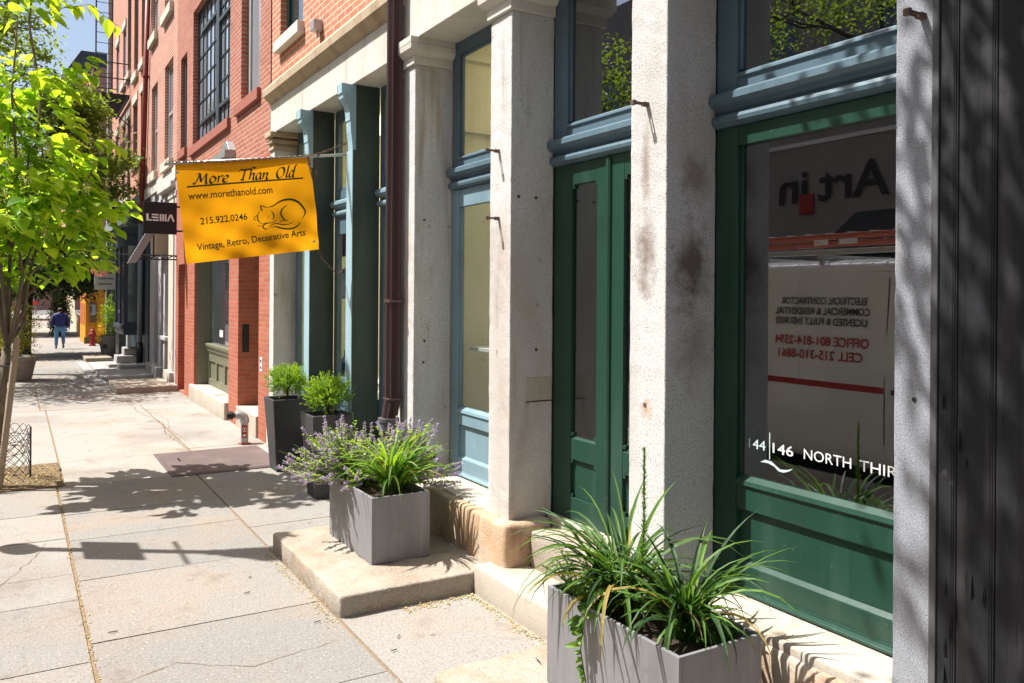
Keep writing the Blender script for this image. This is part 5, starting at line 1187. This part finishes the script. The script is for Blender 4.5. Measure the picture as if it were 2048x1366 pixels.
bigtree('farther street tree closing the view up the pavement', (-3.2,48,gz(48)), 3, [(-2.7,48,3.6,1.6,3,1.9),(-4.5,50,5,3,3,3)], 130, 50, .24, L_DARK, BARK_DK, 53, r0=.2, hole=-.2)
bigtree('tall street tree standing beyond the pink gabled building', (-3.6,80,gz(80)), 3, [(-3.2,80,4.6,2.6,3,2.6),(-5,82,7,3,3,3)], 90, 40, .3, L_MID, BARK_DK, 58, r0=.2, hole=-.2)
bigtree('distant pale green tree below the pink gabled building', (.2,58,gz(58)), 4, [(.6,58,8.2,2.4,2.6,2.4)], 90, 40, .24, L_MID, BARK_DK, 54, hole=-.2)
bigtree('leafy locust tree outside the nearest shopfront that dapples the right hand pier', (-3.75,2.55,0), 3.4, [(-2.05,2.75,6.0,1.5,1.05,1.0),(-3.6,2.3,6.8,1.5,1.5,1.2),(-2.2,1.6,5.6,1.4,1.1,.9)], 95, 30, .10, L_MID, BARK_DK, 55, r0=.13, hole=-.10)
bigtree('spreading locust tree on the opposite pavement', (-12.6,8.2,-.05), 4.6, [(-11.6,9.2,8.3,2.4,2.6,1.7),(-12.2,13.6,8.9,2.6,2.6,1.7)], 100, 44, .14, L_MID, BARK_DK, 56, r0=.2, hole=-.12)
bigtree('second locust tree farther along the opposite pavement', (-12.6,23,-.1), 4.2, [(-12,21.5,8.6,2.8,2.8,2.0),(-12.5,25.6,8.8,2.6,2.6,2.0)], 80, 40, .18, L_MID, BARK_DK, 57, r0=.2, hole=-.12)

tb = thing('stone_tub', 'weathered round stone tub at the kerb side behind the staked tree', 'planter', (-2.85, 22.1, gz(22)))
MB().lathe([(.30,0),(.32,.03),(.40,.40),(.42,.46),(.47,.47),(.48,.54),(.44,.55),(.41,.48)], (-2.85,22.1,gz(22)), 22).build('bowl', mat('weathered tub', (.30,.26,.22), [('n', 4, .45, .7, (.18,.15,.13), .7)], [('n', 40, .5, .005)], .9), tb, smooth=False)
MB().lathe([(.0,.44),(.40,.45),(.41,.47),(.0,.52)], (-2.85,22.1,gz(22)), 18).build('soil', SOIL, tb)
def shrub(name, lab, c, rx, rz, n, L, m, seed, cat='shrub', ry=None):
    rg = random.Random(seed); mb = MB(); c = Vector(c)
    for i in range(n):
        d = rv(rg); k = rg.random()**.4; b = 1 + .35*noise.noise(d*2 + Vector((seed,0,0))); p = c + Vector((d.x*rx, d.y*(ry or rx), d.z*rz))*k*b
        for j in range(5): leaflet(mb, p + rv(rg)*L, (d + rv(rg)).normalized(), Vector((0,0,1)), L*rg.uniform(.7,1.3), L*.55, rg.random())
    return tag(mb.build(name, m), lab, cat)
shrub('shrub', 'yellow green rounded shrub growing in the stone tub', (-2.86,22.1,1.12), .48, .62, 520, .055, L_YELLOW, 61)
shrub('conifer', 'dark narrow evergreen standing behind the walking man', (-1.02,46,.8), .42, 1.1, 700, .13, L_DARK, 62, 'shrub')
fp = thing('flowerpot', 'tall tapered grey flowerpot with casters beside the bay window', 'planter', (-.36, 28.6, .0))
zb = gz(28)+.06
MB().lathe([(.20,.03),(.21,.05),(.30,.60),(.32,.62),(.32,.66),(.29,.66),(.28,.60)], (-.36,28.6,zb), 22).build('pot', mat('grey fibre pot', (.10,.095,.09), [('n', 4, .5, .7, (.14,.13,.12), .5)], [], .6), fp)
MB().lathe([(.045,0),(.075,0),(.075,.012),(.045,.012)], (-.50,28.342,zb+.33), 14, ax='y').build('ring_mark', BLACKIRON, fp)
cs_ = MB()
for a in range(4): cs_.lathe([(.0,0),(.03,0),(.03,.03),(0,.03)], (-.36+.14*math.cos(a*1.57), 28.6+.14*math.sin(a*1.57), zb), 8)
cs_.build('caster', BLACKIRON, fp)
shrub('clipped_shrub', 'bright green upright shrub growing in the tall grey flowerpot', (-.34,28.6,1.2), .30, .60, 380, .05, L_BOX, 63, 'shrub')
shrub('trailing_flowers', 'yellow flowers trailing over the edge of the tall grey flowerpot', (-.58,28.45,.72), .13, .24, 80, .045, FL_YEL, 64, 'plant')
hbk = thing('hanging_basket', 'hanging basket of pink flowers and ivy under the grey cornice', 'flower basket', (-.5, 26.9, 2.9))
rg = random.Random(9); gm_ = MB(); pm = MB()
for i in range(420):
    d = rv(rg); p = Vector((-.55,26.9,3.05)) + Vector((d.x*.36, d.y*.4, d.z*.45 - .1))*rg.random()**.5; leaflet(gm_, p, rv(rg), Vector((0,0,1)), .07, .05, rg.random())
    if i < 170: p = Vector((-.75,26.7,2.62)) + Vector((d.x*.24, d.y*.24, d.z*.17)); leaflet(pm, p, rv(rg), rv(rg), .05, .045, rg.random())
gm_.build('ivy', L_DARK, hbk); pm.build('flowers', FL_PINK, hbk)
MB().lathe([(.02,0),(.14,.05),(.22,.18),(.23,.2),(.2,.2)], (-.55,26.9,2.6), 14).build('basket', BARK_DK, hbk)
MB().tube([(.05,26.9,3.75),(-.55,26.9,3.75),(-.55,26.9,2.8)], .01, 5).build('bracket', BLACKIRON, hbk)
hy = thing('fire_hydrant', 'red fire hydrant standing by the ochre shopfront', 'hydrant', (-.28, 36.2, gz(36)))
MB().lathe([(.13,0),(.13,.04),(.095,.05),(.09,.45),(.12,.46),(.12,.50),(.10,.52),(.085,.60),(.04,.66),(.03,.70),(0,.71)], (-.28,36.2,gz(36)), 16).build('barrel', RED, hy, smooth=False)
MB().tube([(-.44,36.2,gz(36)+.40),(-.12,36.2,gz(36)+.40)], .045, 10).tube([(-.28,36.03,gz(36)+.38),(-.28,36.2,gz(36)+.38)], .06, 10).build('outlet', RED, hy)
pp_ = thing('payphone', 'payphone box fixed on the ochre side wall above the hydrant', 'payphone', (-.1, 37.9, 1.2))
MB().box(-.28, -.02, 37.86, 38.0, .72, 1.55).build('housing', mat('phone brown', lin((112,84,58)), rough=.5), pp_, bevel=.01)
MB().box(-.24, -.06, 37.83, 37.86, 1.02, 1.45).build('faceplate', STEEL, pp_, bevel=.01)
MB().tube([(-.22,37.81,1.12),(-.22,37.79,1.25),(-.22,37.81,1.38)], .022, 8).build('receiver', BLACKIRON, pp_)

# ------------------------------------------------------------------ people
def skin(name, P, E_, m, parent, sub=2):
    me = bpy.data.meshes.new(name); keys = list(P); me.from_pydata([P[k][0] for k in keys], [(keys.index(a), keys.index(b)) for a, b in E_], [])
    o = bpy.data.objects.new(name, me); COL.objects.link(o)
    sm = o.modifiers.new('skin', 'SKIN'); sm.use_smooth_shade = True
    lay = me.skin_vertices[0] if me.skin_vertices else me.attributes and None
    for i, k in enumerate(keys):
        r_ = P[k][1]; r_ = r_ if isinstance(r_, tuple) else (r_, r_); lay.data[i].radius = r_; lay.data[i].use_root = (i == 0)
    if sub: s_ = o.modifiers.new('sub', 'SUBSURF'); s_.levels = sub; s_.render_levels = sub
    me.materials.append(m); attach(o, parent); return o
def person(lab, loc, H, top_m, leg_m, skin_m, hair_m, shoe_m, wide=1.0, sway=1.0, facing=0):
    t = thing('person', lab, 'person', loc); k = H/1.75; X0, Y0, Z0 = loc
    ca, sa = math.cos(facing), math.sin(facing)
    def q(x, y, z): x *= k*wide if z < 1.5 else k; y *= k; return (X0 + x*ca - y*sa, Y0 + x*sa + y*ca, Z0 + z*k)
    def J(d): return {n: (q(*v[:3]), tuple(c*k for c in v[3]) if isinstance(v[3], tuple) else v[3]*k) for n, v in d.items()}
    S_ = sway
    base = {'pel': (0,0,.96,.13), 'sp': (0,0,1.18,.13), 'ch': (0,0,1.36,.14), 'nk': (0,.01,1.50,.058), 'hd': (0,.03,1.60,(.075,.088)), 'tp': (0,.02,1.70,(.065,.075)), 'no': (0,.125,1.605,.014), 'eL': (-.085,.02,1.605,.016), 'eR': (.085,.02,1.605,.016),
            'hL': (-.10,0,.90,.09), 'kL': (-.115,.06*S_,.50,.06), 'aL': (-.12,.02*S_,.09,.042), 'tL': (-.13,.16*S_,.03,.035),
            'hR': (.10,0,.90,.09), 'kR': (.10,.05*S_,.50,.06), 'aR': (.10,-.24*S_,.20,.042), 'tR': (.10,-.22*S_,.05,.035),
            'sL': (-.20,0,1.42,.06), 'lL': (-.29,-.03,1.14,.045), 'wL': (-.31,.03,.89,.028), 'mL': (-.31,.05,.82,(.018,.034)),
            'sR': (.20,0,1.42,.06), 'lR': (.29,-.05,1.14,.045), 'wR': (.30,.02,.89,.028), 'mR': (.30,.04,.82,(.018,.034))}
    E_ = [('pel','sp'),('sp','ch'),('ch','nk'),('nk','hd'),('hd','tp'),('hd','no'),('hd','eL'),('hd','eR'),('pel','hL'),('hL','kL'),('kL','aL'),('aL','tL'),('pel','hR'),('hR','kR'),('kR','aR'),('aR','tR'),('ch','sL'),('sL','lL'),('lL','wL'),('wL','mL'),('ch','sR'),('sR','lR'),('lR','wR'),('wR','mR')]
    for sd_, x in (('L', -.31), ('R', .30)):
        for i, (dy, L) in enumerate(((-.028,.06),(-.010,.075),(.008,.08),(.026,.07))):
            base['f%s%d' % (sd_, i)] = (x, .045+dy, .775, .0095); base['g%s%d' % (sd_, i)] = (x+(.008 if x < 0 else -.008), .055+dy, .775-L, .008); E_ += [('m'+sd_, 'f%s%d' % (sd_, i)), ('f%s%d' % (sd_, i), 'g%s%d' % (sd_, i))]
        base['u'+sd_] = (x, .085, .80, .011); base['v'+sd_] = (x, .10, .765, .009); E_ += [('w'+sd_, 'u'+sd_), ('u'+sd_, 'v'+sd_)]
    skin('body', J(base), E_, skin_m, t, 2)
    jk = {'pel': (0,-.01,.93,(.19,.16)), 'sp': (0,-.02,1.14,(.205,.17)), 'ch': (0,-.02,1.34,(.20,.15)), 'up': (0,-.01,1.45,(.13,.10)), 'co': (0,-.01,1.51,(.085,.075)),
          'sL': (-.185,-.01,1.385,.08), 'lL': (-.265,-.03,1.14,.07), 'wL': (-.29,.03,.90,.05), 'sR': (.185,-.01,1.385,.08), 'lR': (.265,-.05,1.14,.07), 'wR': (.28,.02,.90,.05)}
    skin('jacket', J(jk), [('pel','sp'),('sp','ch'),('ch','up'),('up','co'),('ch','sL'),('sL','lL'),('lL','wL'),('ch','sR'),('sR','lR'),('lR','wR')], top_m, t)
    js = {'pel': (0,0,.93,(.17,.145)), 'hL': (-.105,0,.84,.105), 'kL': (-.118,.06*S_,.50,.082), 'aL': (-.122,.02*S_,.11,.068), 'hR': (.105,0,.84,.105), 'kR': (.104,.05*S_,.50,.082), 'aR': (.102,-.22*S_,.22,.066)}
    skin('jeans', J(js), [('pel','hL'),('hL','kL'),('kL','aL'),('pel','hR'),('hR','kR'),('kR','aR')], leg_m, t)
    hr = {'a': (0,.0,1.66,(.084,.092)), 'b': (0,-.03,1.60,(.080,.072)), 'c': (0,-.03,1.55,(.062,.05))}
    skin('hair', J(hr), [('a','b'),('b','c')], hair_m, t)
    sh = {'a': (-.122,.0*S_,.055,.05), 'b': (-.128,.17*S_,.04,.042)}; skin('shoe', J(sh), [('a','b')], shoe_m, t, 1)
    sh = {'a': (.102,-.265*S_,.17,.05), 'b': (.10,-.20*S_,.04,.042)}; skin('shoe', J(sh), [('a','b')], shoe_m, t, 1)
    for x in (-.03, .03): MB().lathe([(0,-.008),(.009,-.004),(.011,0),(.009,.004),(0,.008)], q(x,.105,1.63), 8).build('eye', SIGNBLACK, t)
    return t
SKIN = mat('brown skin', (.16,.085,.055), rough=.6); HAIR = mat('short black hair', (.012,.011,.012), rough=.8)
person('heavily built man in a navy hooded jacket and blue jeans walking away up the pavement', (-1.46, 34.6, gz(34.6)), 1.56, mat('navy fleece', lin((56,58,118)), [('n', 9, .5, .7, lin((42,44,92)), .5)], [('n', 16, .5, .02)], .9), mat('blue denim', lin((100,146,190)), [('n', 10, .5, .7, lin((70,110,154)), .6)], [('n', 20, .4, .01)], .85), SKIN, HAIR, mat('grey shoe', (.12,.12,.13), rough=.6), wide=1.12)
person('tiny distant walker in dark clothes far up the street', (-1.95, 100, gz(100)+.1), 1.7, mat('dark blue top', lin((50,54,90))), mat('pale blue trousers', lin((150,170,196))), SKIN, HAIR, RUBBER)
person('tiny distant walker in a red top far up the street', (-1.2, 98, gz(98)+.1), 1.65, mat('red top', lin((210,80,70))), mat('grey trousers', lin((150,140,140))), SKIN, HAIR, RUBBER, facing=3.14)

# ------------------------------------------------------------------ things just outside the frame: lamp post that shades the pavement, van seen in the glass
lp = thing('street_lamp', 'black street lamp post with a square sign, at the kerb beside the camera', 'street lamp', (-3.78, 8.08, 0))
c0 = (-3.78, 8.08, 0)
MB().lathe([(.16,0),(.16,.1),(.12,.14),(.11,.7),(.07,.8),(.055,1.0),(.045,4.4),(.07,4.42),(.07,4.5),(.04,4.52),(.04,4.6)], c0, 16).build('post', BLACKIRON, lp, smooth=False)
MB().lathe([(.06,4.6),(.10,4.66),(.17,5.15),(.18,5.2),(.20,5.22),(.12,5.34),(.05,5.45),(.03,5.6),(0,5.62)], c0, 16).build('lantern', mat('lamp glass', (.5,.48,.42), rough=.3), lp)
MB().box(-3.80, -3.775, 7.83, 8.33, 2.75, 3.5).build('sign_plate', STEEL, lp, bevel=.01)
MB().tube([(-3.78,8.08,4.0),(-3.78,7.75,4.0)], .018, 6).tube([(-3.78,8.08,4.0),(-3.78,8.38,4.0)], .018, 6).build('arm', BLACKIRON, lp)
MB().prism([(8.08+.16*math.cos(i*.3927), 1.9+.24*math.sin(i*.3927)) for i in range(16)], 'x', -3.80, -3.76).build('round_sign', STEEL, lp)

vx = -4.42
van = thing('parked_van', 'white electrician van with a red stripe and orange roof ladders, parked along the kerb', 'van', (vx-1, 6, -.14))
pr = [(3.05,.10),(3.02,.55),(3.10,.88),(3.28,1.05),(4.05,1.24),(4.62,1.98),(4.95,2.17),(5.5,2.28),(6.6,2.33),(8.75,2.30),(8.86,2.2),(8.92,1.2),(8.92,.10)]
bdm = MB(); NX = [(0,1.0),(.05,1.0)]
def vring(x, inset):
    cy, cz = 6.0, 1.2
    return [(x, y, z) if True else 0 for y, z in pr]
secs = [(vx-.035, .0), (vx, 0)]
k = len(pr)
# side walls lean in above the waist
def vx_at(z): return 0 if z < 1.15 else .10*((z-1.15)/1.15)**1.6
for sgn in (0, 1):
    for y, z in pr: bdm.v.append(((vx - vx_at(z)) if sgn == 0 else (vx - 1.95 + vx_at(z)), y, z))
for i in range(k): j = (i+1) % k; bdm.f.append((i, j, k+j, k+i)); bdm.t.append(.5)
bdm.f.append(tuple(reversed(range(k)))); bdm.t.append(.5); bdm.f.append(tuple(range(k, 2*k))); bdm.t.append(.5)
bm2 = bdm.build('body', VANWHITE, van, bevel=.05, seg=3)
for x0 in (vx+.002, vx-1.952): MB().box(x0-.001, x0+.001, 5.62, 8.9, .945, 1.015).build('stripe', mat('van stripe', (.32,.02,.025), rough=.4), bm2)
sm_ = MB()
for y in (5.61, 4.42): sm_.box(vx-.002, vx+.0015, y-.006, y+.006, .40, 1.15); sm_.face([(vx+.001,y-.006,1.15),(vx+.001,y+.006,1.15),(vx-vx_at(2.2)+.0015,y+.006,2.2),(vx-vx_at(2.2)+.0015,y-.006,2.2)])
sm_.build('door_seam', RUBBER, bm2)
MB().prism([(vx-.095,2.27),(vx-.12,2.335),(vx-.2,2.385),(vx-.45,2.43),(vx-1.5,2.43),(vx-1.75,2.385),(vx-1.83,2.335),(vx-1.855,2.27)], 'y', 5.0, 8.80).build('roof', VANWHITE, bm2, bevel=.02)
MB().box(vx, vx+.025, 5.36, 5.52, .95, 1.0).build('door_handle', BLACKIRON, bm2, bevel=.008)
wd = MB(); wd.face([(vx-.001,4.5,1.2),(vx-.001,5.5,1.2),(vx-vx_at(1.9)+.002,5.45,1.9),(vx-vx_at(1.9)+.002,4.85,1.9)]); wd.build('side_window', GLASS_D, bm2)
tilt = lambda z: vx - vx_at(z) + .004
def vt(s, z, y0, y1, size, m): text('lettering', s, m, bm2, (0,0,0), (0,1,0), (0,0,1), size, y1-y0, bold=.02, fn=lambda u, q: (tilt(z+q), y0+u, z+q))
VB = mat('van black letters', (.03,.03,.03)); VR = mat('van red letters', (.38,.04,.04), rough=.5)
vt('ELECTRICAL CONTRACTOR', 1.905, 5.87, 7.06, .115, VB); vt('COMMERCIAL & RESIDENTIAL', 1.785, 5.82, 7.14, .115, VB); vt('LICENSED & FULLY INSURED', 1.665, 5.85, 7.13, .115, VB)
vt('OFFICE 801-814-2594', 1.425, 5.81, 7.12, .15, VR); vt('CELL 215-310-8861', 1.265, 5.885, 7.06, .15, VR)
for y in (3.95, 7.75):
    for x in (vx-.22, vx-1.95+.02):
        w_ = MB().lathe([(.20,0),(.34,.0),(.36,.03),(.36,.17),(.34,.2),(.20,.2)], (x, y, .22), 24, ax='x').build('wheel', RUBBER, van)
        MB().lathe([(.0,.03),(.10,.02),(.21,.05),(.215,.15),(0,.14)], (x+(.04 if x > -5 else 0), y, .22), 16, ax='x').build('rim', STEEL, w_)
        MB().lathe([(.0,0),(.40,0),(.40,.012),(0,.012)], (x+(.195 if x > -5 else -.01), y, .24), 24, ax='x').build('wheel_arch', RUBBER, bm2)
for x in (vx-.35, vx-1.6): MB().box(x-.09, x+.09, 3.0, 3.08, .68, .85).build('headlight', STEEL, bm2, bevel=.02)
MB().prism([(4.12,1.29),(4.60,1.95),(4.59,1.97),(4.11,1.31)], 'x', vx-1.75, vx-.2).build('windscreen', GLASS_D, bm2)
rk = MB()
for y in (5.5, 6.6, 7.8): rk.box(vx-1.75, vx-.15, y-.025, y+.025, 2.44, 2.49); [rk.box(x-.02, x+.02, y-.03, y+.03, 2.25, 2.46) for x in (vx-.22, vx-1.7)]
rk.box(vx-.22, vx-.17, 5.3, 8.0, 2.49, 2.55)
rk.build('roof_rack', STEEL, van, bevel=.004)
ldm = thing('ladder', 'orange extension ladder strapped on the van roof rack', 'ladder', (vx-.4, 6.4, 2.6))
for i, (x, z0) in enumerate(((vx-.28, 2.63), (vx-.66, 2.63), (vx-.31, 2.72), (vx-.63, 2.72))): MB().box(x-.018, x+.018, 4.4, 8.8, z0-.02, z0+.022).build('rail', ORANGE, ldm, bevel=.004)
rn = MB()
for i in range(14): rn.tube([(vx-.26,4.6+i*.3,2.645),(vx-.68,4.6+i*.3,2.645)], .016, 6); rn.tube([(vx-.29,4.5+i*.3,2.745),(vx-.65,4.5+i*.3,2.745)], .016, 6)
rn.build('rung', STEEL, ldm)
for y0, y1 in ((6.15,6.4),(6.55,6.75)): MB().box(vx-.2618, vx-.2612, y0, y1, 2.61, 2.675).build('safety_sticker', WHITE, ldm)
